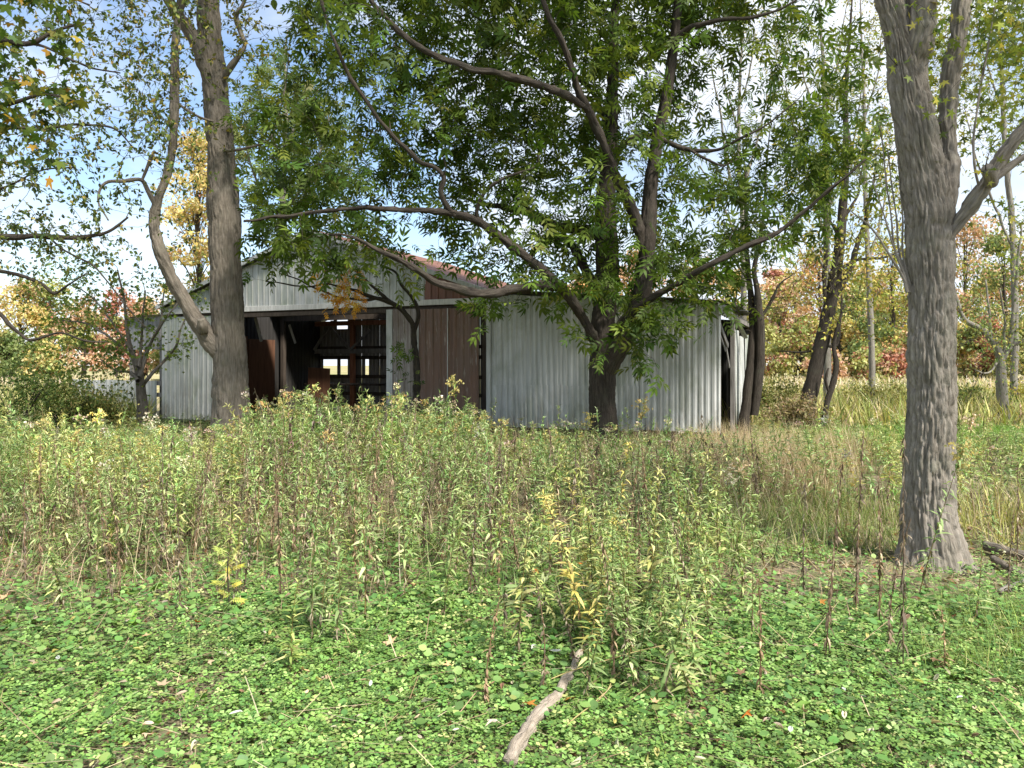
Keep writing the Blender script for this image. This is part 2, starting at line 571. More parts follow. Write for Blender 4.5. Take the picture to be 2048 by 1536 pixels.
# sliding doors
sheet('door_trim', (-2.62, -0.11, 0.2), X3, Z3, FN, 0.17, 2.72, 'metal_white', door, pitch=0.3, amp=0.004)
sheet('door_sheet', (-2.45, -0.10, 0.2), X3, Z3, FN, 0.72, 2.72, 'metal_streak', door, pitch=0.17, amp=0.018, seed=31, prof=(0.5, 0.6, 0.88, 1.0))
sheet('door_sheet', (-1.72, -0.115, 0.12), X3, Z3, FN, 0.80, 2.78, 'metal_brown', door, pitch=0.20, amp=0.020, seed=32, prof=(0.55, 0.66, 0.88, 1.0))
sheet('door_sheet', (-0.93, -0.12, 0.12), X3, Z3, FN, 0.76, 2.78, 'metal_brown', door, pitch=0.20, amp=0.020, seed=33, prof=(0.55, 0.66, 0.88, 1.0))
beam('door_edge', (-0.95, -0.145, 0.12), (-0.95, -0.145, 2.9), 0.02, 0.012, 'metal_white', door, up=FN)
beam('door_edge', (-1.73, -0.142, 0.12), (-1.73, -0.142, 2.9), 0.025, 0.012, 'metal_white', door, up=FN)
beam('post', (-0.10, 0.10, 0.0), (-0.10, 0.10, 3.0), 0.13, 0.13, 'wood_dark', frame)
beam('post', (-2.6, 0.15, 0.0), (-2.6, 0.15, 3.0), 0.13, 0.13, 'wood_dark', frame)
beam('post', (-7.95, 0.10, 0.0), (-7.95, 0.10, 3.0), 0.13, 0.13, 'wood_dark', frame)
# lean-to front wall
LT = 5.13
def lean(s):
    return 3.27 - 0.083 * np.asarray(s, float)
beam('corner_trim', (0.045, -0.045, 0.22), (0.045, -0.045, 3.22), 0.11, 0.03, 'metal_white', leanw, up=FN)
nL = 6
wS = (LT - 0.10) / nL
for k in range(nL):
    s = 0.10 + k * wS
    sheet('wall_sheet', (s, -0.02 - 0.004 * (k % 2), 0.24 + 0.02 * random.random()), X3, Z3, FN, wS + 0.02, (lambda x, s=s: lean(s + x) - 0.30), 'metal_white', leanw,
          pitch=0.127, amp=0.018, rows=9, dent=0.009, seed=40 + k, prof=(0.34, 0.46, 0.84, 1.0))
for k in range(4):
    s = 0.12 + k * wS
    sheet('patch_sheet', (s, -0.034 - 0.004 * (k % 2), 0.22), X3, Z3, FN, wS + 0.02, 0.93 + 0.03 * random.random(), 'metal_white', leanw,
          pitch=0.127, amp=0.018, rows=5, dent=0.012, seed=50 + k, prof=(0.34, 0.46, 0.84, 1.0))
beam('eave_board', (0.02, -0.02, 3.27), (LT + 0.12, -0.02, float(lean(LT + 0.1))), 0.10, 0.045, 'wood_dark', leanw)
beam('sill_board', (0.05, 0.05, 0.13), (LT, 0.05, 0.13), 0.10, 0.2, 'wood_dark', leanw)
# roofs: sheets running down the slopes
sl = nrm(np.array([1, 0, -0.345]))
sr = nrm(np.array([-1, 0, -0.345]))
nl_ = nrm(np.array([0.345, 0, 1]))
nr_ = nrm(np.array([-0.345, 0, 1]))
for k in range(10):
    v = -0.22 + k * 0.76
    sheet('roof_sheet', (PK_S, v, PK_Z + 0.06), Y3, sl, nl_, 0.77, 5.06, 'metal_rust', roof, pitch=0.19, amp=0.016, seed=60 + k, rows=6)
    if k != 5:
        sheet('roof_sheet', (PK_S, v, PK_Z + 0.06), Y3, sr, nr_, 0.77, 5.60, 'metal_grey', roof, pitch=0.19, amp=0.016, seed=80 + k, rows=6)
for k in range(7):
    v = -0.15 + k * 0.76
    d = nrm(np.array([1, 0, -0.083]))
    sheet('roof_sheet', (-0.02, v, 3.31), Y3, d, nrm(np.array([0.083, 0, 1])), 0.77, LT + 0.22, 'metal_grey', roof, pitch=0.19, amp=0.016, seed=100 + k, rows=6)
beam('rake_trim', (PK_S, -0.21, PK_Z + 0.02), (0.05, -0.21, float(rake(0.05)) + 0.02), 0.03, 0.10, 'metal_white', roof)
beam('rake_trim', (PK_S, -0.21, PK_Z + 0.02), (-10.0, -0.21, float(rake(-10.0)) + 0.02), 0.03, 0.10, 'metal_white', roof)
# side and back walls
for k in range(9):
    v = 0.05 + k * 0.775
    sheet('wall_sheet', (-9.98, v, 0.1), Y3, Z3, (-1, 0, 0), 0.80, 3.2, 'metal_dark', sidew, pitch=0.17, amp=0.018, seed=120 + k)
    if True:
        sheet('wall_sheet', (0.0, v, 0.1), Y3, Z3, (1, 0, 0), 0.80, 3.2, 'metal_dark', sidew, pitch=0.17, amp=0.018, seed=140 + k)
# back wall: upright boards, window openings between z 1.28 and 1.78, gap under the roof
wins = [(-9.78, -9.30), (-9.12, -8.82), (-8.05, -7.9)]
s = -9.98
k = 0
while s < -0.1:
    w = 0.145
    inwin = any(a0 < s + w / 2 < a1 for a0, a1 in wins) and s < -6.8
    top = float(rake(s + w / 2)) - 0.15
    if -9.3 < s < -8.9:
        top = 2.88
    wob = 0.006 * random.uniform(-1, 1)
    if inwin:
        beam('board', (s + w / 2, DEP + wob, 0.1), (s + w / 2, DEP + wob, 1.26), w - 0.006, 0.022, 'wood_grey', backw, up=Y3)
        beam('board', (s + w / 2, DEP + wob, 1.80), (s + w / 2, DEP + wob, top), w - 0.006, 0.022, 'wood_grey', backw, up=Y3)
    else:
        beam('board', (s + w / 2, DEP + wob, 0.1), (s + w / 2, DEP + wob, top), w - 0.006, 0.022, 'wood_grey', backw, up=Y3)
    s += w + 0.004
    k += 1
for z in (0.6, 1.2, 1.86, 2.2):
    beam('girt', (-9.9, DEP - 0.08, z), (-0.1, DEP - 0.08, z), 0.05, 0.12, 'wood_dark', backw)
# posts, braces and rafters inside
beam('post', (-8.35, DEP - 0.32, 0.0), (-8.35, DEP - 0.32, 3.35), 0.15, 0.15, 'wood_red', frame)
beam('tie_beam', (-9.95, DEP - 0.32, 3.06), (-4.5, DEP - 0.32, 3.06), 0.08, 0.16, 'wood_red', frame)
beam('brace', (-9.25, DEP - 0.45, 2.95), (-8.35, DEP - 0.45, 2.12), 0.05, 0.10, 'wood_grey', frame)
beam('brace', (-7.55, DEP - 0.45, 2.80), (-8.35, DEP - 0.48, 2.12), 0.05, 0.08, 'wood_grey', frame)
beam('brace', (-9.9, DEP - 0.45, 2.12), (-9.25, DEP - 0.47, 2.95), 0.05, 0.10, 'wood_grey', frame)
beam('tie_beam', (-9.9, DEP - 0.40, 2.08), (-6.9, DEP - 0.40, 2.08), 0.05, 0.16, 'wood_grey', frame)
for v in (2.4, 4.8):
    beam('tie_beam', (-9.9, v, 3.15), (-0.05, v, 3.15), 0.06, 0.2, 'wood_dark', frame)
    beam('rafter', (PK_S, v, PK_Z - 0.1), (-9.9, v, float(rake(-9.9)) - 0.1), 0.05, 0.15, 'wood_dark', frame)
    beam('rafter', (PK_S, v, PK_Z - 0.1), (-0.05, v, float(rake(-0.05)) - 0.1), 0.05, 0.15, 'wood_dark', frame)
    beam('post', (-9.8, v, 0), (-9.8, v, 3.1), 0.14, 0.14, 'wood_dark', frame)
    beam('post', (-0.2, v, 0), (-0.2, v, 3.1), 0.14, 0.14, 'wood_dark', frame)
beam('hanging_board', (-7.6, 1.0, 2.95), (-7.42, 1.05, 2.25), 0.09, 0.025, 'wood_grey', barn, up=Y3)
beam('hanging_board', (-6.75, 1.4, 2.72), (-6.55, 1.42, 2.20), 0.07, 0.025, 'wood_grey', barn, up=Y3)
beam('plywood_sheet', (-9.80, 2.5, 0.1), (-9.78, 2.5, 2.5), 0.02, 1.22, 'plywood', barn, up=Y3)
beam('plywood_sheet', (-9.80, 3.75, 0.1), (-9.78, 3.75, 2.42), 0.02, 1.22, 'plywood', barn, up=Y3)
beam('plywood_sheet', (-9.0, 5.6, 0.1), (-8.95, 5.6, 1.5), 0.9, 0.02, 'plywood', barn)
beam('workbench_top', (-9.6, DEP - 1.0, 0.95), (-6.6, DEP - 1.0, 0.95), 0.7, 0.06, 'wood_dark', barn)
# right side of the lean-to: opening, broken eave and loose cream sheet
beam('corner_post', (LT - 0.06, 0.10, 0), (LT - 0.06, 0.10, 2.8), 0.12, 0.12, 'wood_dark', barn)
for k in range(2):
    sheet('wall_sheet', (LT + 0.02, 2.3 + k * 0.82, 0.16), Y3, nrm(np.array([-0.02, 0, 1])), (1, 0, 0), 0.82, 2.25 - 0.12 * k, 'metal_white', barn, pitch=0.2, amp=0.016, seed=160 + k, dent=0.02)
sheet('wall_sheet', (LT + 0.02, 3.95, 0.16), Y3, Z3, (1, 0, 0), 0.9, 2.2, 'metal_old', barn, pitch=0.2, amp=0.016, seed=163, dent=0.02)
beam('post', (LT - 0.06, 2.3, 0), (LT - 0.06, 2.3, 2.75), 0.1, 0.1, 'wood_grey', barn)
beam('loose_board', (LT - 0.05, 0.9, 2.25), (LT + 0.03, 1.15, 1.55), 0.1, 0.02, 'wood_grey', barn, up=X3)
beam('loose_board', (LT - 0.10, 0.4, 2.55), (LT + 0.02, 1.0, 2.0), 0.12, 0.02, 'wood_grey', barn, up=X3)
beam('loose_board', (LT - 0.3, 1.3, 2.6), (LT - 0.1, 1.5, 1.9), 0.09, 0.02, 'wood_grey', barn, up=X3)
beam('eave_plate', (LT + 0.0, 0.05, 2.70), (LT + 0.0, 5.1, 2.62), 0.09, 0.14, 'wood_grey', barn)
sheet('bent_flashing', (LT - 0.02, -0.12, 2.86), nrm(np.array([0.55, 0.35, -0.3])), nrm(np.array([0.1, 0.1, -1])), nrm(np.array([0.6, -0.7, 0.2])), 0.34, 0.24, 'metal_white', barn, pitch=0.2, amp=0.02, seed=170, dent=0.03)
gt = MB()
th = np.linspace(0.15 * pi, 1.25 * pi, 9)
gp = np.array([(LT + 0.17, -0.1, 2.72), (LT + 0.19, 0.6, 2.66), (LT + 0.22, 1.2, 2.5), (LT + 0.26, 2.0, 2.26)])
vv = []
for q in gp:
    for t in th:
        vv.append(q + np.array([0.075 * cos(t + pi / 2), 0, 0.075 * sin(t + pi / 2) * 1.0]))
ff = [[i * 9 + j, i * 9 + j + 1, (i + 1) * 9 + j + 1, (i + 1) * 9 + j] for i in range(3) for j in range(8)]
gt.add(np.array(vv), np.array(ff))
gt.build('gutter', M['metal_old'], barn)
# back and inner walls of the lean-to so that it is dark inside
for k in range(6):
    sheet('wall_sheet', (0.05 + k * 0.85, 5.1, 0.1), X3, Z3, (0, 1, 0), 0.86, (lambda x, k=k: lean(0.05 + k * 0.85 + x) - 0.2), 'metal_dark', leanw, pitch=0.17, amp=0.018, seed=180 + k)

# open shed against the left end of the barn
shed = thing('open_shed', 'weathered grey open-sided shed behind leafy shrub at barn end', 'shed', tuple(BO), rz=ROT)
def shroof(s):
    return 3.05 + 0.05 * (np.asarray(s, float) + 10)
for k in range(3):
    s = -12.05 + k * 0.68
    sheet('wall_sheet', (s, 0.6, 2.05), X3, Z3, FN, 0.69, (lambda x, s=s: shroof(s + x) - 2.05), 'metal_grey', shed, pitch=0.17, amp=0.016, seed=200 + k)
for k in range(5):
    s = -14.2 + k * 0.70
    sheet('fence_sheet', (s, 0.45, 0.15), X3, Z3, FN, 0.70, 1.0 + 0.03 * random.random(), 'metal_white' if k < 2 else 'metal_old', shed, pitch=0.17, amp=0.016, seed=210 + k)
for z in (0.75, 1.08):
    beam('rail', (-11.0, 0.5, z), (-9.99, 0.5, z - 0.02), 0.04, 0.12, 'wood_grey', shed)
for s in (-11.95, -10.75):
    beam('post', (s, 0.7, 0), (s, 0.7, float(shroof(s)) - 0.05), 0.12, 0.12, 'wood_grey', shed)
    beam('post', (s, 4.5, 0), (s, 4.5, float(shroof(s)) - 0.05), 0.12, 0.12, 'wood_grey', shed)
for k in range(6):
    d = nrm(np.array([-1, 0, -0.05]))
    sheet('roof_sheet', (-10.0, 0.45 + k * 0.76, 3.09), Y3, d, nrm(np.array([-0.05, 0, 1])), 0.77, 2.15, 'metal_grey', shed, pitch=0.19, amp=0.016, seed=220 + k, rows=5)

# ------------------------------------------------------------------ leaf templates (axis +Y, face +Z)
def t_lance(w=0.13, droop=0.18, fold=0.02):
    v = np.array([(0, 0, 0), (-w, 0.32, fold), (w, 0.32, fold), (-w * 0.75, 0.68, fold - droop * 0.35), (w * 0.75, 0.68, fold - droop * 0.35), (0, 1, -droop)])
    return v, [np.array([(0, 2, 1), (3, 4, 5)]), np.array([(1, 2, 4, 3)])]

def t_rhomb(w=0.16, droop=0.12):
    v = np.array([(0, 0, 0), (w, 0.42, 0.02), (0, 1, -droop), (-w, 0.42, 0.02)])
    return v, [np.array([(0, 1, 2), (0, 2, 3)])]

def t_oval(w=0.3, droop=0.1):
    v = np.array([(0, 0, 0), (w * 0.8, 0.22, 0.03), (w, 0.5, 0.03), (w * 0.6, 0.8, 0), (0, 1, -droop), (-w * 0.6, 0.8, 0), (-w, 0.5, 0.03), (-w * 0.8, 0.22, 0.03)])
    return v, [np.array([(0, 1, 2), (0, 2, 3), (0, 3, 4), (0, 4, 5), (0, 5, 6), (0, 6, 7)])]

def t_maple(deep=0.45):
    out = []
    for k, (ang, L) in enumerate(((-128, 0.42), (-62, 0.82), (0, 1.0), (62, 0.82), (128, 0.42))):
        a0 = radians(ang)
        out.append((L * sin(a0), L * cos(a0)))
        if k < 4:
            am = radians((-95, -31, 31, 95)[k])
            lm = deep * (0.75 if k in (0, 3) else 1.0)
            sh = radians(11)
            out.append((lm * 1.28 * sin(am - sh * 1.4), lm * 1.28 * cos(am - sh * 1.4)))
            out.append((lm * 0.85 * sin(am), lm * 0.85 * cos(am)))
            out.append((lm * 1.28 * sin(am + sh * 1.4), lm * 1.28 * cos(am + sh * 1.4)))
    pts = [(0, 0, 0)] + [(x, y + 0.0, -0.10 * (x * x + y * y)) for x, y in out] + [(0, -0.12, 0)]
    n = len(pts)
    f = [(0, i + 1, i) for i in range(1, n - 2)] + [(0, n - 1, n - 2), (0, 1, n - 1)]
    v = np.array(pts)
    v[:, 1] += 0.15
    return v, [np.array(f)]

def t_clover(k=3):
    V, F = [], []
    for q in range(k):
        a0 = 2 * pi * q / k + 0.1 * q
        o = [(-0.07, 0.06, 0), (-0.36, 0.62, 0.08), (0.0, 0.98, 0.09), (0.36, 0.62, 0.08), (0.07, 0.06, 0)]
        b = len(V)
        for x, y, z in o:
            V.append((x * cos(a0) - y * sin(a0), x * sin(a0) + y * cos(a0), z))
        F += [(b, b + 3, b + 1), (b + 1, b + 3, b + 2)]
    return np.array(V), [np.array(F)]

def t_compound(n_pair=3, w=0.15, ll=0.5):
    """pinnate leaf of lance leaflets, total length about 1"""
    lv, lf = t_lance(w, 0.2)
    V, F4, F3 = [], [], []
    b = 0
    items = []
    for i in range(n_pair):
        t = 0.30 + 0.5 * i / max(1, n_pair - 1)
        for sgn in (-1, 1):
            items.append((t, sgn * radians(58 - 10 * i), ll * (0.85 + 0.15 * i)))
    items.append((0.84, 0, ll * 1.1))
    for t, ang, L in items:
        ca, sa = cos(ang), sin(ang)
        p = lv * L
        q = np.stack([p[:, 0] * ca + p[:, 1] * sa, -p[:, 0] * sa + p[:, 1] * ca + t, p[:, 2] - 0.18 * t * t - 0.06 * abs(sa)], -1)
        V.append(q)
        F3.append(lf[0] + b)
        F4.append(lf[1] + b)
        b += len(q)
    r = np.array([(-0.008, 0, 0), (0.008, 0, 0), (0.006, 0.85, -0.13), (-0.006, 0.85, -0.13)])
    V.append(r)
    F4.append(np.array([(0, 1, 2, 3)]) + b)
    return np.vstack(V), [np.vstack(F3), np.vstack(F4)]

def palette(n, cols, var=0.18, w=None):
    cols = np.array(cols, float)
    k = rng.choice(len(cols), n, p=None if w is None else np.array(w) / np.sum(w))
    c = cols[k] * (1 + var * rng.standard_normal((n, 1)))
    c = c * (1 + 0.06 * rng.standard_normal((n, 3)))
    return np.clip(c, 0.004, 0.9)

# ------------------------------------------------------------------ trees
class Tree:
    def __init__(self, name, label, base, bark, twig='bark_twig', group=None, cat='tree'):
        self.root = thing(name, label, cat, tuple(base), group)
        self.base = np.asarray(base, float)
        self.bark, self.twigm = bark, twig
        self.np_, self.nd, self.nr = [], [], []
        self.tw = MB()
        self.lf = MB()
    def trace(self, name, pts, sides=14, step=0.08, disp=None, nodes=True, extra=1.0):
        """pts: (px, py, width px, depth)"""
        q = []
        for px, py, w, Y in pts:
            p = P(px, py, Y)
            q.append((*p, w * 0.5 / FPX * Y * extra))
        return self.path(name, np.array(q), sides, step, disp, nodes)
    def path(self, name, q, sides=14, step=0.08, disp=None, nodes=True):
        r = catmull(q, step)
        pts, rad = r[:, :3], np.maximum(r[:, 3], 0.002)
        mb = MB()
        big_ = rad.max() > 0.12
        a1, a2 = pts[:, 2] * 3.4 + pts[:, 1], pts[:, 0] * 3.4
        wob = (0.02 if big_ else 0.05) * np.stack([vnoise(a1, a2, 1) - 0.5, vnoise(a1, a2, 5) - 0.5, vnoise(a1, a2, 8) - 0.5], -1) * np.minimum(1, rad / 0.02)[:, None]
        wob[0] = 0
        if not big_:
            rad = rad * (0.86 + 0.28 * vnoise(a1 * 2.3, a2 * 2.3, 12)) + rad * 0.35 * np.clip(vnoise(a1 * 3.1, a2 * 3.1, 17) - 0.74, 0, 1) * 3
        tube(mb, pts + wob - self.base, rad, sides, disp=disp, off=rng.random() * 3)
        o = mb.build(name, M[self.bark], self.root)
        if nodes:
            d = nrm(np.gradient(pts, axis=0))
            st = max(1, int(0.16 / step))
            self.np_.append(pts[::st]); self.nd.append(d[::st]); self.nr.append(rad[::st])
        return o
    def grow(self, A, sides=4, rmax=0.02, minr=0.0022, up=0.15, back=0.5, seg=6, wob=0.05):
        """join every point of A to the nearest wood by a curved branchlet; returns tips and directions"""
        A = np.asarray(A, float)
        NP, ND, NR = np.vstack(self.np_), np.vstack(self.nd), np.concatenate(self.nr)
        d0 = np.array([np.min(((NP - a_) ** 2).sum(1)) for a_ in A]) if len(A) else np.zeros(0)
        cap = len(NP) + len(A) * (seg - 1)
        bp, bd, br = np.zeros((cap, 3)), np.zeros((cap, 3)), np.zeros(cap)
        n = len(NP)
        bp[:n], bd[:n], br[:n] = NP, ND, NR
        tips, dirs = [], []
        for k in np.argsort(d0):
            a_ = A[k]
            dv = a_ - bp[:n]
            dist = np.sqrt((dv ** 2).sum(1)) + 1e-6
            cosang = (dv * bd[:n]).sum(1) / dist
            j = np.argmin(dist * (1 + back * (1 - cosang)))
            p0, L = bp[j], dist[j]
            dr = dv[j] / L
            ctrl = p0 + (bd[j] * 0.55 + dr * 0.45) * L * 0.5 + np.array([0, 0, up * L]) + rng.standard_normal(3) * wob * L
            t = np.linspace(0, 1, seg)[:, None]
            pts = (1 - t) ** 2 * p0 + 2 * t * (1 - t) * ctrl + t ** 2 * a_
            pts[1:-1] += rng.standard_normal((seg - 2, 3)) * 0.02 * L
            r0 = min(br[j] * 0.75, minr + 0.010 * L, rmax)
            r0 = max(r0, minr)
            rad = np.linspace(r0, minr * 0.8, seg)
            tube(self.tw, pts - self.base, rad, sides, cap=False)
            d = nrm(np.gradient(pts, axis=0))
            bp[n:n + seg - 1], bd[n:n + seg - 1], br[n:n + seg - 1] = pts[1:], d[1:], rad[1:]
            n += seg - 1
            tips.append(pts); dirs.append(d)
        return np.array(tips), np.array(dirs)
    def leaves(self, tips, dirs, per, tmpl, size, cols, w=None, spread=0.12, droop=0.25, along=0.5, var=0.2, flat=0.7):
        tv, tf = tmpl
        n = len(tips) * per
        if n == 0:
            return
        k = np.repeat(np.arange(len(tips)), per)
        u = 1 - along * rng.random(n) ** 1.5
        m = tips.shape[1] - 1
        f = u * m
        i0 = np.minimum(f.astype(int), m - 1)
        fr = (f - i0)[:, None]
        T = tips[k, i0] * (1 - fr) + tips[k, i0 + 1] * fr
        D = dirs[k, i0]
        T = T + rng.standard_normal((n, 3)) * spread
        D = nrm(D * 0.7 + rng.standard_normal((n, 3)) * 0.75 + np.array([0, 0, -droop]))
        N = nrm(np.array([0, 0, 1.0]) * flat + rng.standard_normal((n, 3)) * 0.55)
        R = frames(D, N)
        S = size * (0.7 + 0.6 * rng.random(n))
        scatter(self.lf, tv, tf, R, T - self.base, S, palette(n, cols, var, w))
    def finish(self, leaf='leaf', twigs='twigs', crown='crown'):
        if self.tw.n:
            self.tw.build(twigs, M[self.twigm], self.root, kind='stuff')
        if self.lf.n:
            self.lf.build(crown, M[leaf], self.root, smooth=False, kind='stuff')
        return self.root

def grid_points(rows, x0, y0, cell, per, Yc, Yr):
    out = []
    for r, row in enumerate(rows):
        for c, ch in enumerate(row):
            n = rng.poisson(int(ch, 16) * per)
            for _ in range(n):
                Y = Yc + rng.normal() * Yr
                out.append(P(x0 + (c + rng.random()) * cell, y0 + (r + rng.random()) * cell, Y))
    return np.array(out).reshape(-1, 3)

def clump(A, k, sd):
    """turn points into small clusters around fewer centres so that gaps stay open"""
    out = []
    for a_ in A:
        out.append(a_ + rng.standard_normal((k, 3)) * sd)
    return np.vstack(out)

# --- centre tree
b = P(1205, 907, 14.0)
ash = Tree('ash_tree', 'forked dark-barked tree with dense green leaves in front of lean-to', (b[0], b[1], 0), 'bark_ash')
bk = rough_bark(0.012, 26, 5, 3.0)
D = 14.0
def ash_flare(th, L, r):
    return 0
ash.trace('trunk', [(1207, 925, 84, D), (1206, 880, 62, D), (1205, 810, 53, D), (1205, 750, 53, D), (1206, 690, 48, D), (1207, 640, 48, D), (1214, 560, 46, D), (1212, 450, 44, D), (1212, 380, 38, D), (1220, 300, 28, D), (1224, 200, 24, D), (1228, 100, 20, D), (1230, 0, 16, D), (1236, -120, 10, D), (1240, -260, 4, D)], 48, 0.035, bk)
ash.trace('limb', [(1207, 760, 36, D - 0.05), (1228, 715, 44, D - 0.15), (1262, 655, 46, D - 0.3), (1284, 590, 42, D - 0.4), (1293, 530, 38, D - 0.45), (1296, 470, 37, D - 0.5), (1300, 390, 31, D - 0.5), (1313, 290, 27, D - 0.5), (1333, 190, 24, D - 0.6), (1347, 90, 22, D - 0.7), (1356, 0, 19, D - 0.8), (1362, -120, 12, D - 0.9), (1372, -250, 4, D - 1)], 32, 0.04, bk, True, 0.9)
ash.trace('limb', [(1287, 500, 20, D - 0.5), (1278, 462, 24, D - 0.6), (1252, 395, 22, D - 0.8), (1226, 335, 21, D - 1.0), (1196, 262, 20, D - 1.2), (1170, 212, 19, D - 1.4), (1152, 165, 15, D - 1.5), (1128, 95, 13, D - 1.7), (1105, 45, 12, D - 1.8), (1085, 0, 10, D - 1.9), (1060, -90, 6, D - 2)], 20, 0.05, bk, True, 0.9)
ash.trace('limb', [(1176, 222, 13, D - 1.4), (1140, 197, 17, D - 1.5), (1100, 176, 16, D - 1.6), (1050, 158, 16, D - 1.8), (1000, 148, 15, D - 1.9), (950, 140, 14, D - 2), (900, 124, 14, D - 2), (845, 98, 13, D - 2.1), (800, 66, 12, D - 2.1), (760, 25, 11, D - 2.2), (735, -10, 9, D - 2.2), (700, -80, 5, D - 2.3)], 18, 0.05, bk, True, 0.9)
ash.trace('limb', [(1205, 480, 22, D + 0.1), (1180, 462, 26, D + 0.2), (1140, 456, 24, D + 0.4), (1105, 450, 22, D + 0.5), (1070, 432, 20, D + 0.7), (1040, 420, 18, D + 0.9), (1000, 414, 12, D + 1.1), (960, 408, 8, D + 1.3), (915, 392, 4, D + 1.5)], 18, 0.05, bk, True, 0.9)
ash.trace('limb', [(1070, 434, 10, D + 0.7), (1050, 410, 11, D + 0.8), (1025, 390, 8, D + 0.9), (1000, 372, 5, D + 1.1)], 10, 0.06, None, True, 0.85)
ash.trace('limb', [(1205, 600, 18, D + 0.1), (1180, 555, 20, D + 0.3), (1158, 510, 20, D + 0.6), (1138, 482, 19, D + 0.8), (1112, 474, 18, D + 1.0), (1085, 486, 14, D + 1.2), (1060, 515, 10, D + 1.3), (1040, 535, 6, D + 1.4)], 16, 0.05, bk, True, 0.9)
ash.trace('limb', [(1200, 700, 16, D - 0.1), (1184, 668, 21, D - 0.3), (1160, 628, 20, D - 0.5), (1136, 592, 22, D - 0.7), (1100, 553, 23, D - 0.9), (1050, 512, 22, D - 1.0), (1000, 474, 20, D - 1.1), (955, 445, 18, D - 1.2), (905, 427, 16, D - 1.3), (850, 420, 13, D - 1.4), (780, 419, 11, D - 1.5), (700, 418, 10, D - 1.6), (620, 426, 8, D - 1.6), (550, 434, 7, D - 1.7), (486, 441, 5, D - 1.7)], 24, 0.05, bk, True, 0.9)
ash.trace('limb', [(910, 432, 10, D - 1.3), (893, 412, 12, D - 1.35), (880, 385, 12, D - 1.4), (886, 358, 11, D - 1.45), (868, 336, 10, D - 1.5), (835, 316, 10, D - 1.6), (790, 275, 10, D - 1.7), (745, 222, 9, D - 1.8), (700, 155, 9, D - 1.9), (675, 95, 8, D - 2), (655, 45, 7, D - 2), (640, -10, 6, D - 2.1), (620, -80, 4, D - 2.1)], 14, 0.05, None, True, 0.85)
ash.trace('limb', [(952, 446, 8, D - 1.2), (955, 418, 9, D - 1.3), (972, 385, 8, D - 1.4), (1005, 360, 7, D - 1.5), (1040, 347, 6, D - 1.6), (1072, 335, 5, D - 1.6), (1078, 310, 3, D - 1.7)], 10, 0.05, None, True, 0.85)
ash.trace('limb', [(1120, 575, 16, D - 0.8), (1085, 568, 22, D - 1.0), (1040, 578, 20, D - 1.3), (990, 585, 20, D - 1.5), (940, 584, 19, D - 1.7), (900, 574, 17, D - 1.9), (850, 550, 14, D - 2.0), (800, 523, 12, D - 2.1), (750, 498, 9, D - 2.2), (700, 474, 6, D - 2.3), (660, 470, 3, D - 2.3)], 20, 0.05, bk, True, 0.9)
ash.trace('limb', [(1225, 665, 14, D - 0.2), (1248, 640, 17, D - 0.4), (1290, 605, 16, D - 0.7), (1340, 575, 14, D - 1.0), (1400, 540, 13, D - 1.3), (1464, 508, 12, D - 1.5), (1520, 480, 12, D - 1.6), (1567, 457, 10, D - 1.7), (1610, 420, 8, D - 1.8), (1660, 380, 7, D - 1.9), (1700, 345, 5, D - 2), (1730, 318, 3, D - 2)], 16, 0.05, bk, True, 0.9)
ash.trace('limb', [(1222, 330, 10, D), (1242, 296, 14, D - 0.1), (1268, 276, 13, D - 0.2), (1305, 272, 12, D - 0.3), (1345, 288, 12, D - 0.5), (1390, 302, 10, D - 0.7), (1440, 296, 8, D - 0.9), (1490, 275, 6, D - 1.1), (1540, 245, 4, D - 1.2), (1590, 205, 3, D - 1.3)], 12, 0.05, None, True, 0.85)
ash.trace('limb', [(1380, 300, 7, D - 0.7), (1412, 318, 7, D - 0.8), (1445, 332, 5, D - 0.9), (1468, 322, 3, D - 0.9)], 8, 0.05, None, True, 0.85)
ash.trace('limb', [(1310, 110, 12, D - 0.6), (1345, 82, 15, D - 0.8), (1385, 55, 13, D - 1.0), (1440, 40, 10, D - 1.2), (1500, 36, 8, D - 1.4), (1555, 20, 6, D - 1.5), (1610, -10, 4, D - 1.6)], 12, 0.05, None, True, 0.85)
ash.trace('limb', [(1212, 250, 9, D), (1190, 190, 10, D + 0.4), (1120, 130, 9, D + 0.8), (1040, 90, 8, D + 1.1), (960, 40, 6, D + 1.4), (880, -20, 4, D + 1.6)], 10, 0.06, None, True, 0.85)
ASHG = ['04898899986310', '07887899987420', '05665789874234', '25667887753365', '45667776544563', '68746665555641', '57425565577510', '00000334365100']
A = grid_points(ASHG, 500, -100, 90, 1.95, 14.2, 1.05)
A = np.vstack([A, grid_points(['23', '34', '12'], 1255, 600, 42, 0.9, 13.0, 0.25), grid_points(['1', '2', '1'], 1165, 640, 40, 0.8, 13.2, 0.2)])
tips, dirs = ash.grow(clump(A, 2, 0.16), 4, 0.018, 0.0034)
u_ = nrm(rng.standard_normal((280, 3))) * rng.random((280, 1)) ** 0.4
tops, topd = ash.grow(np.array([1.4, 13.0, 10.6]) + u_ * np.array([4.6, 3.6, 3.0]), 3, 0.03, 0.004)
GREEN = [(0.062, 0.105, 0.015), (0.085, 0.135, 0.019), (0.12, 0.17, 0.024), (0.045, 0.08, 0.014), (0.17, 0.205, 0.034)]
ash.leaves(tips, dirs, 4, t_compound(3, 0.14, 0.46), 0.305, GREEN, [3, 4, 3, 2, 1], 0.05, 0.35, 0.55, 0.22)
ash.leaves(tops, topd, 4, t_compound(2, 0.2, 0.6), 0.40, GREEN, [3, 4, 3, 2, 1], 0.25, 0.35, 0.8, 0.22)
ash.finish()

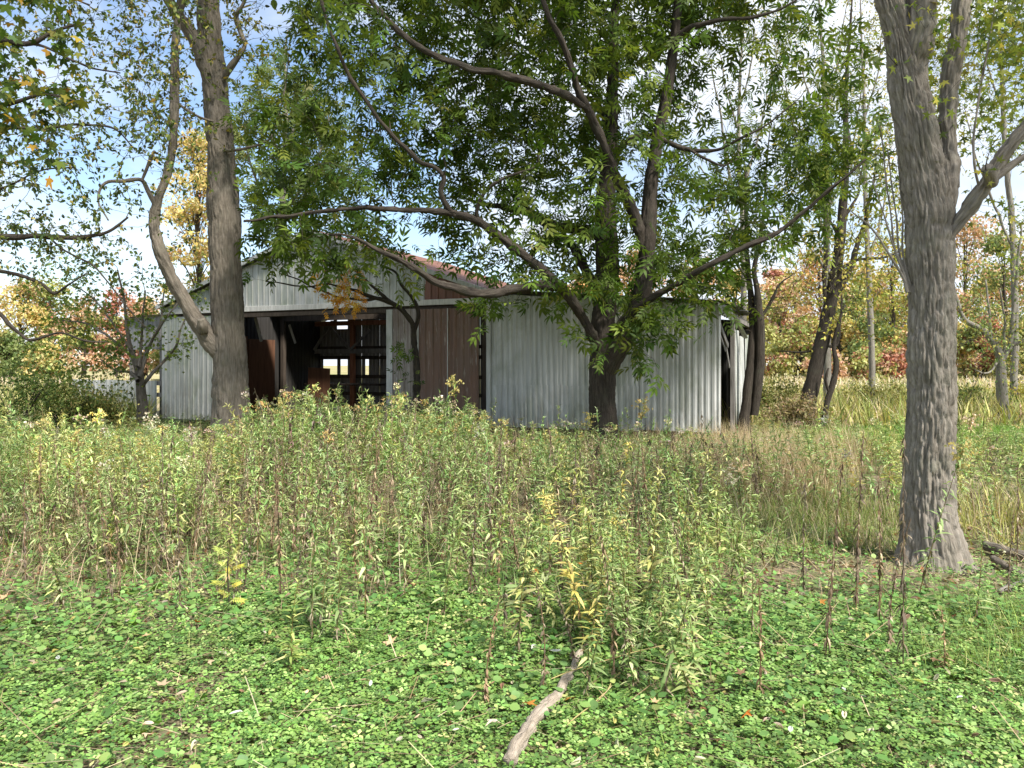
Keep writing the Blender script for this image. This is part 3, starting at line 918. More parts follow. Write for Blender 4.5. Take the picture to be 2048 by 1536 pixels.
# --- left trunk
DL = 15.0
b = P(462, 895, DL)
wal = Tree('walnut_tree', 'tall pale-barked tree leaning slightly at the barn doorway, with heavy side limb', (b[0], b[1], 0), 'bark_left')
def lflare(th, L, r):
    return 0
bkl = rough_bark(0.018, 20, 3.2, 11.0)
wal.trace('trunk', [(462, 915, 120, DL), (462, 885, 92, DL), (461, 850, 76, DL), (460, 800, 69, DL), (459, 740, 66, DL), (457, 680, 65, DL), (455, 620, 63, DL), (452, 540, 60, DL), (449, 470, 60, DL), (447, 410, 60, DL), (444, 340, 54, DL), (440, 280, 50, DL), (434, 220, 49, DL), (428, 150, 50, DL), (420, 90, 48, DL), (416, 0, 42, DL), (412, -140, 32, DL), (420, -320, 16, DL)], 100, 0.04, bkl)
wal.trace('limb', [(452, 715, 30, DL - 0.05), (427, 690, 38, DL - 0.1), (402, 655, 35, DL - 0.2), (375, 612, 29, DL - 0.3), (345, 560, 26, DL - 0.4), (322, 505, 24, DL - 0.5), (308, 455, 21, DL - 0.5), (312, 415, 20, DL - 0.5), (327, 370, 17, DL - 0.5), (342, 320, 15, DL - 0.5), (347, 250, 17, DL - 0.6), (351, 170, 16, DL - 0.6), (350, 100, 15, DL - 0.7), (358, 30, 14, DL - 0.7), (370, -50, 11, DL - 0.8), (385, -180, 6, DL - 0.8)], 36, 0.04, bkl)
wal.trace('limb', [(424, 180, 22, DL - 0.1), (406, 130, 28, DL - 0.2), (392, 85, 26, DL - 0.3), (370, 50, 25, DL - 0.4), (345, 15, 21, DL - 0.5), (325, -20, 18, DL - 0.5), (280, -90, 10, DL - 0.6)], 20, 0.05, bkl)
wal.trace('limb', [(445, 160, 10, DL - 0.1), (458, 138, 14, DL - 0.2), (478, 112, 11, DL - 0.3), (490, 88, 9, DL - 0.3), (480, 60, 10, DL - 0.3), (474, 35, 9, DL - 0.3), (488, 8, 7, DL - 0.4), (505, -40, 4, DL - 0.4)], 12, 0.04)
wal.trace('limb', [(450, 300, 6, DL - 0.2), (480, 298, 6, DL - 0.5), (515, 287, 5, DL - 0.7), (545, 268, 4, DL - 0.8), (565, 200, 3, DL - 0.9), (577, 118, 2, DL - 0.9)], 8, 0.05)
wal.trace('limb', [(316, 420, 9, DL - 0.5), (298, 385, 10, DL - 0.6), (282, 360, 9, DL - 0.7), (245, 362, 7, DL - 0.8), (210, 366, 6, DL - 0.9), (196, 400, 4, DL - 1), (215, 440, 3, DL - 1)], 10, 0.05)
wal.trace('limb', [(284, 362, 6, DL - 0.7), (296, 330, 7, DL - 0.75), (312, 300, 5, DL - 0.8)], 8, 0.05)
wal.trace('limb', [(430, 245, 6, DL - 0.2), (400, 236, 5, DL - 0.4), (372, 220, 5, DL - 0.5), (358, 208, 4, DL - 0.5)], 8, 0.05)
wal.trace('broken_stub', [(408, 668, 16, DL - 0.35), (404, 650, 20, DL - 0.45), (400, 636, 12, DL - 0.5)], 12, 0.02)
YG = [(0.16, 0.18, 0.045), (0.24, 0.22, 0.06), (0.10, 0.135, 0.035), (0.34, 0.26, 0.06), (0.07, 0.10, 0.03)]
A = grid_points(['44533210', '45543210', '44532110', '44432110', '44432110', '35432110', '35421000'], 230, -120, 62, 1.5, DL - 0.3, 0.9)
tips, dirs = wal.grow(clump(A, 3, 0.22), 3, 0.016, 0.0042, up=0.05, wob=0.1)
u_ = nrm(rng.standard_normal((220, 3))) * rng.random((220, 1)) ** 0.4
tops, topd = wal.grow(np.array([-5.0, 14.0, 11.6]) + u_ * np.array([3.6, 3.4, 2.9]), 3, 0.03, 0.005)
wal.leaves(tops, topd, 14, t_oval(0.3), 0.20, YG, [3, 2, 3, 1, 1], 0.3, 0.4, 0.9, 0.2)
wal.leaves(tips, dirs, 7, t_lance(0.25, 0.15), 0.083, YG, [3, 2, 3, 1, 1], 0.025, 0.5, 0.95, 0.25)
wal.finish()

# --- tree whose trunk stands beyond the left edge: long dark branches and small leaves
DB = 12.0
b = P(-260, 936, DB)
elm = Tree('elm_tree', 'small-leaved tree reaching in from the left edge on long dark branches', (b[0], b[1], 0), 'bark_ash')
elm.trace('trunk', [(-260, 960, 90, DB), (-258, 800, 66, DB), (-262, 600, 60, DB), (-255, 400, 54, DB), (-250, 150, 46, DB), (-240, -150, 32, DB)], 24, 0.08, rough_bark(0.014, 22, 4, 17))
elm.trace('limb', [(-255, 560, 24, DB), (-150, 500, 22, DB), (-60, 478, 19, DB), (30, 472, 17, DB), (110, 474, 14, DB), (180, 472, 11, DB), (222, 462, 8, DB), (255, 436, 5, DB)], 14, 0.05, None, True, 0.72)
elm.trace('limb', [(-255, 640, 20, DB), (-120, 600, 16, DB), (-20, 620, 13, DB), (20, 650, 11, DB), (60, 678, 8, DB), (120, 665, 6, DB), (170, 680, 5, DB), (215, 684, 3, DB)], 10, 0.05, None, True, 0.72)
elm.trace('limb', [(-250, 520, 18, DB), (-120, 525, 14, DB), (-20, 540, 11, DB), (40, 553, 10, DB), (85, 570, 9, DB), (108, 588, 8, DB), (140, 570, 5, DB), (175, 545, 3, DB)], 10, 0.05, None, True, 0.72)
elm.trace('limb', [(-250, 330, 16, DB), (-100, 250, 12, DB), (0, 256, 10, DB), (80, 258, 8, DB), (160, 250, 7, DB), (230, 258, 5, DB), (270, 300, 3, DB)], 10, 0.05, None, True, 0.72)
elm.trace('limb', [(-250, 420, 14, DB), (-100, 400, 10, DB), (10, 375, 6, DB), (80, 340, 5, DB), (150, 335, 4, DB)], 8, 0.05, None, True, 0.72)
elm.trace('limb', [(-245, 150, 18, DB), (-120, 90, 14, DB), (0, 80, 10, DB), (90, 95, 8, DB), (170, 130, 6, DB), (240, 145, 4, DB)], 10, 0.05, None, True, 0.72)
elm.trace('limb', [(100, 474, 6, DB), (130, 500, 5, DB), (190, 535, 5, DB), (235, 590, 4, DB), (275, 640, 3, DB), (300, 660, 2, DB)], 8, 0.05, None, True, 0.72)
elm.trace('limb', [(-250, 100, 14, DB), (-100, 0, 10, DB), (60, -30, 8, DB), (180, 10, 5, DB)], 8, 0.05, None, True, 0.72)
A = grid_points(['3334443', '3344443', '4445543', '4455543', '5555543', '5666554', '5666543', '4555521', '3344310'], -120, -120, 75, 1.45, DB + 0.6, 1.2)
tips, dirs = elm.grow(clump(A, 3, 0.22), 3, 0.014, 0.0036, up=0.05, wob=0.12)
DKG = [(0.07, 0.105, 0.028), (0.11, 0.15, 0.04), (0.17, 0.19, 0.05), (0.05, 0.08, 0.025), (0.30, 0.24, 0.06)]
elm.leaves(tips, dirs, 9, t_lance(0.26, 0.15), 0.075, DKG, [3, 3, 2, 2, 1], 0.025, 0.5, 0.95, 0.25)
elm.finish()

# --- maple branch hanging in at top left, closer to the camera
DM = 6.0
b = P(-420, 1142, DM)
mpl = Tree('maple_tree', 'maple branch with broad yellowing lobed leaves hanging in top left corner', (b[0], b[1], 0), 'bark_ash')
mpl.trace('trunk', [(-420, 1170, 150, DM), (-415, 800, 110, DM), (-420, 400, 100, DM), (-410, 0, 90, DM), (-400, -300, 70, DM)], 24, 0.08, rough_bark(0.014, 22, 4, 23))
mpl.trace('limb', [(-410, 200, 40, DM), (-200, 120, 24, DM), (-40, 80, 14, DM), (50, 92, 9, DM), (110, 62, 7, DM), (170, 45, 4, DM)], 10, 0.05)
mpl.trace('limb', [(-410, 350, 36, DM), (-220, 250, 20, DM), (-60, 225, 10, DM), (20, 205, 7, DM), (90, 190, 5, DM), (160, 205, 3, DM)], 10, 0.05)
mpl.trace('limb', [(-200, 118, 12, DM), (-80, 20, 8, DM), (0, 0, 6, DM), (70, -20, 4, DM)], 8, 0.05)
A = grid_points(['55543', '77652', '67543', '78642', '57741', '45720', '23410'], -110, -90, 62, 1.25, DM, 0.35)
tips, dirs = mpl.grow(A, 3, 0.008, 0.0022, up=0.0)
MC = [(0.07, 0.115, 0.02), (0.12, 0.15, 0.025), (0.20, 0.19, 0.03), (0.36, 0.22, 0.03), (0.05, 0.085, 0.02)]
mpl.leaves(tips, dirs, 4, t_maple(0.5), 0.065, MC, [4, 3, 2, 1, 3], 0.05, 0.7, 0.8, 0.2)
mpl.finish()

# --- right trunk
DR = 6.3
b = P(1860, 1123, DR)
sil = Tree('silver_maple', 'thick furrowed grey trunk with flared roots rising over the clover', (b[0], b[1], 0), 'bark_right')
def rflare(th, L, r):
    h = np.clip(L - L.min(), 0, None)
    lob = 0.55 + 0.9 * np.maximum(0, np.cos(th - 0.35)) ** 3 + 0.55 * np.maximum(0, np.cos(th - pi + 0.2)) ** 4 + 0.4 * np.maximum(0, np.cos(th - 1.6)) ** 4 + 0.3 * np.maximum(0, np.cos(th - 4.4)) ** 4
    return 0.15 * np.exp(-h / 0.16) * lob
bkr = rough_bark(0.017, 40, 4.6, 29.0, rflare)
bkr2 = rough_bark(0.013, 34, 4.6, 31.0)
sil.trace('trunk', [(1862, 1148, 118, DR), (1861, 1100, 116, DR), (1856, 1030, 110, DR), (1858, 950, 104, DR), (1861, 870, 98, DR), (1863, 800, 95, DR), (1862, 720, 97, DR), (1862, 640, 95, DR), (1861, 560, 94, DR), (1861, 490, 96, DR), (1856, 420, 98, DR), (1846, 350, 92, DR), (1836, 290, 86, DR), (1828, 230, 80, DR), (1818, 170, 76, DR), (1806, 110, 62, DR), (1790, 50, 56, DR), (1776, 0, 56, DR), (1750, -100, 48, DR), (1725, -260, 30, DR)], 170, 0.018, bkr, True, 0.89)
sil.trace('limb', [(1828, 240, 40, DR), (1833, 180, 52, DR - 0.02), (1838, 120, 54, DR - 0.03), (1842, 60, 54, DR - 0.05), (1846, 0, 52, DR - 0.05), (1852, -100, 44, DR - 0.1), (1860, -260, 26, DR - 0.1)], 80, 0.025, bkr2)
sil.trace('limb', [(1884, 430, 36, DR + 0.06), (1890, 385, 44, DR + 0.08), (1893, 340, 44, DR + 0.1), (1893, 280, 36, DR + 0.12), (1897, 220, 36, DR + 0.15), (1902, 150, 38, DR + 0.15), (1912, 80, 38, DR + 0.15), (1926, 0, 36, DR + 0.15), (1945, -120, 28, DR + 0.2)], 64, 0.025, bkr2, True, 0.9)
sil.trace('limb', [(1872, 520, 40, DR), (1892, 486, 46, DR - 0.05), (1916, 452, 42, DR - 0.1), (1942, 412, 38, DR - 0.15), (1964, 378, 36, DR - 0.2), (1985, 342, 36, DR - 0.25), (2012, 302, 36, DR - 0.3), (2048, 255, 32, DR - 0.35), (2100, 190, 26, DR - 0.4), (2180, 90, 16, DR - 0.4)], 48, 0.025, bkr2, True, 0.72)
sil.trace('limb', [(1968, 376, 14, DR - 0.22), (2000, 347, 17, DR - 0.25), (2048, 316, 14, DR - 0.3), (2110, 290, 8, DR - 0.3)], 16, 0.03)
sil.trace('broken_stub', [(1983, 365, 24, DR - 0.28), (1976, 350, 25, DR - 0.36), (1971, 342, 22, DR - 0.40)], 18, 0.01)
sil.trace('limb', [(1960, 385, 5, DR - 0.2), (1948, 340, 5, DR - 0.25), (1945, 280, 4.5, DR - 0.25), (1955, 210, 4, DR - 0.25), (1970, 130, 4, DR - 0.25), (1982, 50, 3, DR - 0.25), (1995, -40, 3, DR - 0.25)], 8, 0.04)
# water shoots beside the trunk
for x0, x1, y1 in ((1822, 1775, 300), (1820, 1760, 250), (1824, 1745, 360), (1815, 1700, 420), (1826, 1790, 200)):
    sil.trace('shoot', [(x0, 585, 7, DR - 0.02), (x0 - 12, 545, 6, DR), (x0 * 0.4 + x1 * 0.6, 460, 4, DR + 0.05), (x1, y1, 2.5, DR + 0.1)], 6, 0.04)
A = grid_points(['345555', '345566', '234566', '234565', '123455', '112344', '101233'], 1760, -110, 62, 4.6, DR + 0.9, 0.8)
A = np.vstack([A, grid_points(['11', '21', '12', '11', '11'], 1700, 150, 65, 0.7, DR + 0.4, 0.3), grid_points(['11', '23', '12'], 1930, 360, 60, 0.8, DR + 0.3, 0.3)])
u_ = nrm(rng.standard_normal((60, 3))) * rng.random((60, 1)) ** 0.4
tops, topd = sil.grow(np.array([5.6, 4.4, 6.8]) + u_ * np.array([2.4, 2.2, 1.7]), 3, 0.02, 0.004)  # out-of-view crown foliage added toward the sun to shade upper trunk and limb
tips, dirs = sil.grow(A, 3, 0.007, 0.0018, up=0.0, wob=0.1)
RG = [(0.22, 0.27, 0.045), (0.30, 0.32, 0.06), (0.15, 0.20, 0.04), (0.40, 0.36, 0.08), (0.10, 0.15, 0.035)]
sil.leaves(tops, topd, 9, t_oval(0.4), 0.16, RG, [4, 3, 3, 1, 2], 0.15, 0.5, 0.9, 0.2)
sil.leaves(tips, dirs, 5, t_maple(0.36), 0.056, RG, [4, 3, 3, 1, 2], 0.07, 0.6, 0.8, 0.2)
sil.finish()

# --- small tree in front of the brown door
b = P(836, 873, 16.6)
sap = Tree('sapling', 'small crooked tree with orange leaf spray before the brown sliding door', (b[0], b[1], 0), 'bark_ash')
DS = 16.6
sap.trace('trunk', [(838, 885, 22, DS), (834, 800, 19, DS), (832, 730, 17, DS), (829, 680, 15, DS), (825, 648, 14, DS - 0.1), (806, 625, 13, DS - 0.2), (780, 605, 12, DS - 0.4), (750, 595, 10, DS - 0.5), (710, 582, 8, DS - 0.6), (660, 570, 5, DS - 0.7), (600, 572, 4, DS - 0.8), (530, 562, 3, DS - 0.9)], 16, 0.05, rough_bark(0.006, 30, 5, 5), True, 0.8)
sap.trace('limb', [(828, 665, 9, DS), (836, 630, 8, DS - 0.1), (826, 600, 7, DS - 0.2), (800, 570, 6, DS - 0.3), (790, 545, 5, DS - 0.3), (760, 530, 4, DS - 0.4)], 8, 0.05)
sap.trace('limb', [(760, 596, 6, DS - 0.5), (720, 600, 5, DS - 0.6), (660, 588, 4, DS - 0.7), (600, 560, 3, DS - 0.8), (560, 548, 2, DS - 0.8)], 6, 0.05)
sap.trace('limb', [(780, 603, 7, DS - 0.4), (750, 575, 6, DS - 0.5), (720, 550, 5, DS - 0.6), (690, 530, 4, DS - 0.7), (640, 520, 3, DS - 0.8), (590, 525, 2, DS - 0.8)], 6, 0.05)
A1 = grid_points(['121', '353', '242'], 618, 516, 36, 1.9, DS - 1.0, 0.2)
t1, d1 = sap.grow(A1, 3, 0.006, 0.0016)
sap.leaves(t1, d1, 4, t_compound(3, 0.16, 0.46), 0.17, [(0.60, 0.30, 0.04), (0.66, 0.40, 0.06), (0.50, 0.22, 0.04), (0.50, 0.42, 0.08)], [4, 3, 2, 1], 0.05, 0.3, 0.7, 0.15)
A2 = np.vstack([grid_points(['23321', '12343', '01233'], 660, 480, 45, 0.7, DS - 0.5, 0.3), grid_points(['1', '2', '2', '1'], 790, 650, 45, 0.8, DS - 0.1, 0.2), grid_points(['111', '110'], 480, 500, 55, 0.8, DS - 0.8, 0.2)])
t2, d2 = sap.grow(A2, 3, 0.006, 0.0016)
sap.leaves(t2, d2, 4, t_compound(3, 0.15, 0.46), 0.20, GREEN, [2, 3, 3, 1, 1], 0.05, 0.3, 0.6, 0.2)
sap.finish()

# --- leafy shrub before the open shed
b = P(285, 860, 19.0)
DH = 19.0
shr = Tree('shrub', 'many-stemmed leafy green shrub standing before the grey shed', (b[0], b[1], 0), 'bark_left', cat='shrub')
shr.trace('trunk', [(285, 870, 26, DH), (284, 800, 20, DH), (279, 760, 17, DH), (275, 735, 15, DH), (262, 700, 9, DH), (255, 660, 7, DH), (248, 600, 5, DH), (235, 540, 3, DH)], 14, 0.05)
for pts in ([(278, 755, 9), (290, 710, 8), (305, 680, 6), (330, 640, 4), (370, 590, 3)], [(282, 775, 8), (300, 752, 7), (330, 720, 6), (352, 690, 5), (368, 640, 3)], [(276, 762, 8), (258, 745, 6), (235, 742, 4), (200, 720, 3)], [(276, 735, 7), (282, 690, 6), (285, 640, 4), (290, 580, 3)], [(270, 720, 6), (225, 680, 5), (180, 650, 4), (120, 640, 3)], [(262, 700, 5), (220, 640, 4), (190, 600, 3), (150, 570, 2)], [(300, 690, 5), (320, 650, 4), (325, 600, 3), (335, 560, 2)]):
    shr.trace('stem', [(x, y, w, DH + rng.normal() * 0.3) for x, y, w in pts], 7, 0.06)
A = grid_points(['1233222', '2444432', '3556543', '4665532', '3555310', '2443100'], 40, 500, 52, 1.8, DH - 0.2, 0.7)
tips, dirs = shr.grow(A, 3, 0.010, 0.0035, wob=0.1)
BG = [(0.13, 0.19, 0.035), (0.19, 0.25, 0.05), (0.09, 0.14, 0.03), (0.27, 0.27, 0.07)]
shr.leaves(tips, dirs, 15, t_maple(0.5), 0.07, BG, [4, 3, 3, 1], 0.13, 0.4, 0.9, 0.2)
shr.finish()

# --- light green tree behind the barn, left of the centre tree
DG = 27.0
b = P(575, 822, DG)
grn = Tree('hickory_tree', 'rounded light green tree standing behind the barn roof', (b[0], b[1], 0), 'bark_pale')
grn.trace('trunk', [(578, 830, 22, DG), (574, 600, 17, DG), (566, 400, 13, DG), (572, 250, 9, DG), (570, 120, 5, DG), (575, 60, 2, DG)], 10, 0.15)
for pts in ([(570, 480, 8), (530, 400, 6), (500, 320, 4), (490, 250, 2)], [(570, 420, 8), (620, 350, 6), (650, 280, 4), (660, 200, 2)], [(568, 330, 6), (540, 260, 4), (520, 180, 2)], [(570, 300, 6), (600, 230, 4), (620, 160, 2)], [(572, 520, 8), (630, 460, 5), (690, 410, 3)]):
    grn.trace('limb', [(x, y, w, DG + rng.normal() * 0.8) for x, y, w in pts], 7, 0.15)
A = grid_points(['012210', '134421', '345542', '455543', '345554', '334555', '133454', '013332'], 455, 90, 45, 1.0, DG, 1.4)
tips, dirs = grn.grow(clump(A, 2, 0.3), 3, 0.015, 0.004)
grn.leaves(tips, dirs, 5, t_compound(3, 0.16, 0.46), 0.40, [(0.11, 0.15, 0.04), (0.15, 0.19, 0.06), (0.08, 0.12, 0.035), (0.20, 0.22, 0.08)], [3, 3, 2, 1], 0.15, 0.4, 0.6, 0.2)
grn.finish()

# --- thin half-bare trees between barn and woods, right of the centre tree
PALE = [(0.26, 0.27, 0.09), (0.34, 0.32, 0.12), (0.20, 0.22, 0.08), (0.40, 0.36, 0.14)]
def thin_tree(name, label, D_, trunk, limbs, rows, x0, y0, cell, per, nleaf, size, cols=PALE, bark='bark_pale', group=None, tmpl=None, sp=0.15, k=2):
    x, y = trunk[0][0], HOR + EYE * FPX / D_
    bb = P(x, y, D_)
    t_ = Tree(name, label, (bb[0], bb[1], 0), bark, group=group)
    t_.trace('trunk', [(trunk[0][0], y + 12, trunk[0][2] * 1.2, D_)] + [(q[0], q[1], q[2], D_) for q in trunk], 10, 0.12, rough_bark(0.01, 20, 4, 41 + x * 0.01))
    for pts in limbs:
        dd = rng.normal() * 0.5
        t_.trace('limb', [(q[0], q[1], q[2], D_ + dd * i_ / len(pts)) for i_, q in enumerate(pts)], 6, 0.12)
    A_ = grid_points(rows, x0, y0, cell, per, D_, 0.9)
    ti, di = t_.grow(clump(A_, k + 1, 0.35), 3, 0.016, 0.006, up=0.25, wob=0.08)
    t_.leaves(ti, di, nleaf, tmpl or t_lance(0.26, 0.15), size, cols, None, sp, 0.4, 0.9, 0.25)
    t_.finish()

thin_tree('bare_tree', 'thin nearly bare grey tree rising behind the barn corner', 23.0,
          [(1482, 820, 16), (1484, 700, 14), (1488, 560, 12), (1485, 440, 10), (1478, 330, 9), (1478, 220, 7), (1482, 120, 5), (1490, 30, 3), (1495, -60, 2)],
          [[(1484, 430, 6), (1455, 330, 5), (1440, 220, 4), (1420, 120, 2)], [(1486, 380, 6), (1510, 300, 4), (1530, 210, 3), (1545, 120, 2)], [(1478, 260, 5), (1455, 190, 3), (1440, 110, 2)], [(1480, 210, 4), (1500, 140, 3), (1510, 60, 2)], [(1487, 520, 6), (1450, 420, 4), (1400, 330, 2)]],
          ['23321', '34432', '34432', '23321', '12221', '11111'], 1390, 0, 48, 1.1, 2, 0.075)
thin_tree('birch_tree', 'slim pale-barked tree with sparse yellowing leaves between the leaning trunks', 25.0,
          [(1655, 800, 16), (1654, 680, 15), (1652, 520, 14), (1655, 400, 12), (1650, 280, 10), (1648, 160, 8), (1640, 40, 5), (1636, -80, 3)],
          [[(1653, 480, 6), (1620, 380, 5), (1590, 270, 4), (1570, 160, 2)], [(1655, 420, 6), (1700, 320, 4), (1720, 200, 3), (1735, 90, 2)], [(1650, 280, 6), (1615, 180, 4), (1590, 80, 2)], [(1650, 230, 5), (1675, 130, 4), (1690, 30, 2)], [(1652, 540, 6), (1600, 470, 4), (1550, 410, 3), (1520, 330, 2)]],
          ['12233332', '23344443', '23344443', '12344443', '12344432', '11333322', '01233321', '00122210'], 1480, -60, 62, 1.0, 13, 0.09)
thin_tree('birch_tree', 'slim pale-barked tree half hidden behind the thick furrowed trunk', 24.0,
          [(1745, 800, 13), (1742, 650, 12), (1735, 500, 10), (1730, 350, 9), (1728, 200, 7), (1722, 60, 4), (1720, -60, 2)],
          [[(1738, 520, 5), (1765, 420, 4), (1780, 300, 2)], [(1732, 380, 5), (1700, 280, 4), (1680, 170, 2)], [(1728, 240, 5), (1755, 150, 3), (1765, 50, 2)]],
          ['1232', '2343', '2333', '2332', '1332', '1232', '0121'], 1650, -40, 66, 1.0, 13, 0.085)
thin_tree('birch_tree', 'slim tree in thin leaf beyond the right edge of the thick trunk', 24.0,
          [(2028, 800, 15), (2030, 620, 14), (2024, 450, 12), (2010, 300, 10), (2004, 160, 8), (1998, 20, 5), (1995, -80, 3)],
          [[(2026, 500, 6), (1985, 400, 5), (1950, 310, 3), (1930, 220, 2)], [(2012, 330, 6), (2050, 230, 4), (2080, 120, 2)], [(2006, 220, 5), (1970, 120, 3), (1950, 20, 2)]],
          ['12333', '23444', '23444', '23343', '12333', '12233', '11222'], 1890, -60, 68, 1.0, 14, 0.09, [(0.24, 0.28, 0.08), (0.32, 0.33, 0.10), (0.17, 0.21, 0.06)])
thin_tree('locust_tree', 'dark leaning trunk with yellow-green leaves between barn and right tree', 19.5,
          [(1612, 830, 34), (1622, 780, 32), (1640, 700, 29), (1656, 630, 27), (1668, 570, 25), (1678, 500, 22), (1685, 430, 19), (1690, 360, 16), (1692, 290, 13), (1690, 200, 10), (1698, 100, 6), (1705, -20, 3)],
          [[(1664, 600, 13), (1690, 560, 14), (1705, 525, 12), (1722, 470, 9), (1740, 400, 6), (1752, 330, 3)], [(1658, 640, 8), (1650, 560, 9), (1653, 480, 8), (1645, 400, 5), (1640, 300, 3)], [(1675, 540, 6), (1720, 520, 5), (1770, 515, 4), (1805, 500, 2)], [(1640, 700, 5), (1600, 705, 4), (1560, 702, 2)], [(1684, 440, 7), (1715, 390, 5), (1725, 330, 3)], [(1680, 480, 6), (1650, 420, 5), (1625, 360, 3)], [(1645, 690, 6), (1672, 690, 7), (1680, 640, 5), (1685, 590, 3)]],
          ['0111110', '0222221', '0222322', '1233322', '1234442', '2344443', '2333322', '2222211'], 1500, 200, 60, 0.9, 16, 0.10, [(0.28, 0.29, 0.06), (0.36, 0.34, 0.08), (0.20, 0.23, 0.05), (0.42, 0.34, 0.08)], 'bark_ash', None, None, 0.15)
thin_tree('sapling', 'thin crooked sapling twisting beside the dark leaning trunk', 19.2,
          [(1650, 820, 12), (1664, 770, 12), (1672, 730, 11), (1668, 690, 9), (1675, 650, 7), (1690, 610, 4)],
          [[(1660, 790, 6), (1650, 760, 6), (1656, 735, 4)]], ['12', '22'], 1630, 590, 55, 0.8, 8, 0.07, [(0.28, 0.29, 0.06), (0.20, 0.23, 0.05)], 'bark_ash')
thin_tree('dead_tree', 'pair of dark slender trunks leaning beside the barn end', 17.6,
          [(1488, 850, 22), (1496, 770, 19), (1503, 700, 17), (1506, 640, 16), (1500, 580, 13), (1494, 520, 11), (1492, 440, 8), (1490, 360, 5), (1486, 280, 2)],
          [[(1508, 830, 18), (1516, 760, 22), (1520, 690, 21), (1518, 630, 19), (1514, 580, 12), (1508, 540, 10), (1518, 490, 8), (1528, 420, 6), (1532, 340, 4), (1540, 260, 2)], [(1500, 570, 5), (1475, 530, 4), (1460, 500, 2)], [(1520, 640, 6), (1545, 600, 6), (1560, 570, 4), (1590, 545, 2)]],
          ['11111', '12221', '11331', '01331'], 1440, 470, 46, 0.9, 10, 0.05, [(0.24, 0.24, 0.10), (0.32, 0.29, 0.14), (0.15, 0.17, 0.06)], 'bark_ash', None, None, 0.12)
thin_tree('apple_tree', 'small low-forking tree with open green crown by the right edge', 21.0,
          [(2006, 820, 22), (2003, 760, 20), (2002, 722, 19), (1990, 690, 14), (1965, 660, 12), (1930, 640, 9), (1915, 600, 6), (1905, 560, 3)],
          [[(2002, 740, 12), (2012, 705, 12), (2022, 680, 10), (2030, 590, 8), (2036, 520, 6), (2044, 450, 3)], [(2018, 692, 7), (2048, 680, 6), (2090, 650, 4)], [(1985, 688, 6), (1980, 640, 5), (1970, 560, 3)], [(2004, 715, 6), (2010, 660, 5), (2000, 580, 3)], [(2000, 720, 5), (1975, 745, 4), (1950, 740, 2)]],
          ['0122233', '1233344', '1233344', '2333343', '2333332', '1222332', '0111221'], 1890, 450, 48, 1.0, 15, 0.085, [(0.15, 0.20, 0.06), (0.20, 0.25, 0.08), (0.11, 0.16, 0.05), (0.34, 0.31, 0.08)], 'bark_pale', None, None, 0.16)

# ------------------------------------------------------------------ autumn wood beyond the field
HUE = {'orange': [(0.52, 0.31, 0.14), (0.58, 0.40, 0.20), (0.44, 0.25, 0.12)],
       'golden yellow': [(0.58, 0.47, 0.18), (0.50, 0.42, 0.15), (0.62, 0.51, 0.26)],
       'green': [(0.19, 0.24, 0.09), (0.25, 0.29, 0.11), (0.14, 0.19, 0.07)],
       'rusty red': [(0.44, 0.20, 0.14), (0.50, 0.28, 0.20), (0.36, 0.15, 0.11)],
       'yellow-green': [(0.38, 0.38, 0.14), (0.32, 0.34, 0.12), (0.44, 0.42, 0.18)],
       'salmon': [(0.58, 0.40, 0.27), (0.54, 0.34, 0.22), (0.62, 0.45, 0.32)]}
def far_tree(px, top, half, Y, hue, label, group, low=0.05):
    gx_ = (px - 1024) / FPX * Y
    H = EYE + (HOR - top) / FPX * Y
    R = half / FPX * Y
    t_ = Tree('autumn_tree', label, (gx_, Y, 0), 'bark_ash', group=group)
    base = np.array([gx_, Y, 0.0])
    q = [(gx_, Y, -0.3, 0.26), (gx_ + 0.2, Y, H * 0.35, 0.2), (gx_ - 0.1, Y, H * 0.65, 0.12), (gx_, Y, H * 0.9, 0.04)]
    t_.path('trunk', np.array(q), 6, 0.8)
    cl = []
    nb = 26 if half < 74 or low < 0.3 else 46
    for k_ in range(nb):
        z = low + (1 - low) * rng.random() ** 0.8
        rr = R * (0.95 - 0.75 * max(0, (z - 0.45) / 0.55) ** 1.6) * math.sqrt(rng.random())
        a0 = rng.random() * 2 * pi
        cl.append((gx_ + rr * cos(a0), Y + rr * sin(a0) * 0.8, H * min(z, 0.96), R * rng.uniform(0.22, 0.46)))
    for (x, y, z, r) in cl:
        t_.path('limb', np.array([(gx_, Y, z * 0.72, 0.06), ((gx_ + x) / 2, (Y + y) / 2, z * 0.9, 0.04), (x, y, z, 0.015)]), 4, 0.8)
    n = int(145 * nb)
    k_ = rng.integers(0, nb, n)
    c = np.array(cl)
    d = nrm(rng.standard_normal((n, 3))) * (rng.random((n, 1)) ** 0.45)
    T = c[k_, :3] + d * c[k_, 3:4] * np.array([1.15, 1.15, 0.8])
    Dv = nrm(rng.standard_normal((n, 3)) + np.array([0, 0, -0.3]))
    Rm = frames(Dv, nrm(rng.standard_normal((n, 3)) + np.array([0, 0, 0.6])))
    cc = palette(n, HUE[hue], 0.16)
    oth = palette(n, HUE[list(HUE)[rng.integers(0, 6)]] + HUE['yellow-green'], 0.16)
    cc = np.where((rng.random(nb) < 0.3)[k_][:, None], oth, cc)
    cc = np.clip(cc * 0.95, 0, 0.85)
    cc = cc * (0.85 + 0.3 * rng.random(nb))[k_][:, None]
    tv, tf = t_rhomb(0.34, 0.15)
    scatter(t_.lf, tv, tf, Rm, T - base, (0.0036 * Y + 0.05) * (0.6 + 0.8 * rng.random(n)), cc)
    t_.finish('far')

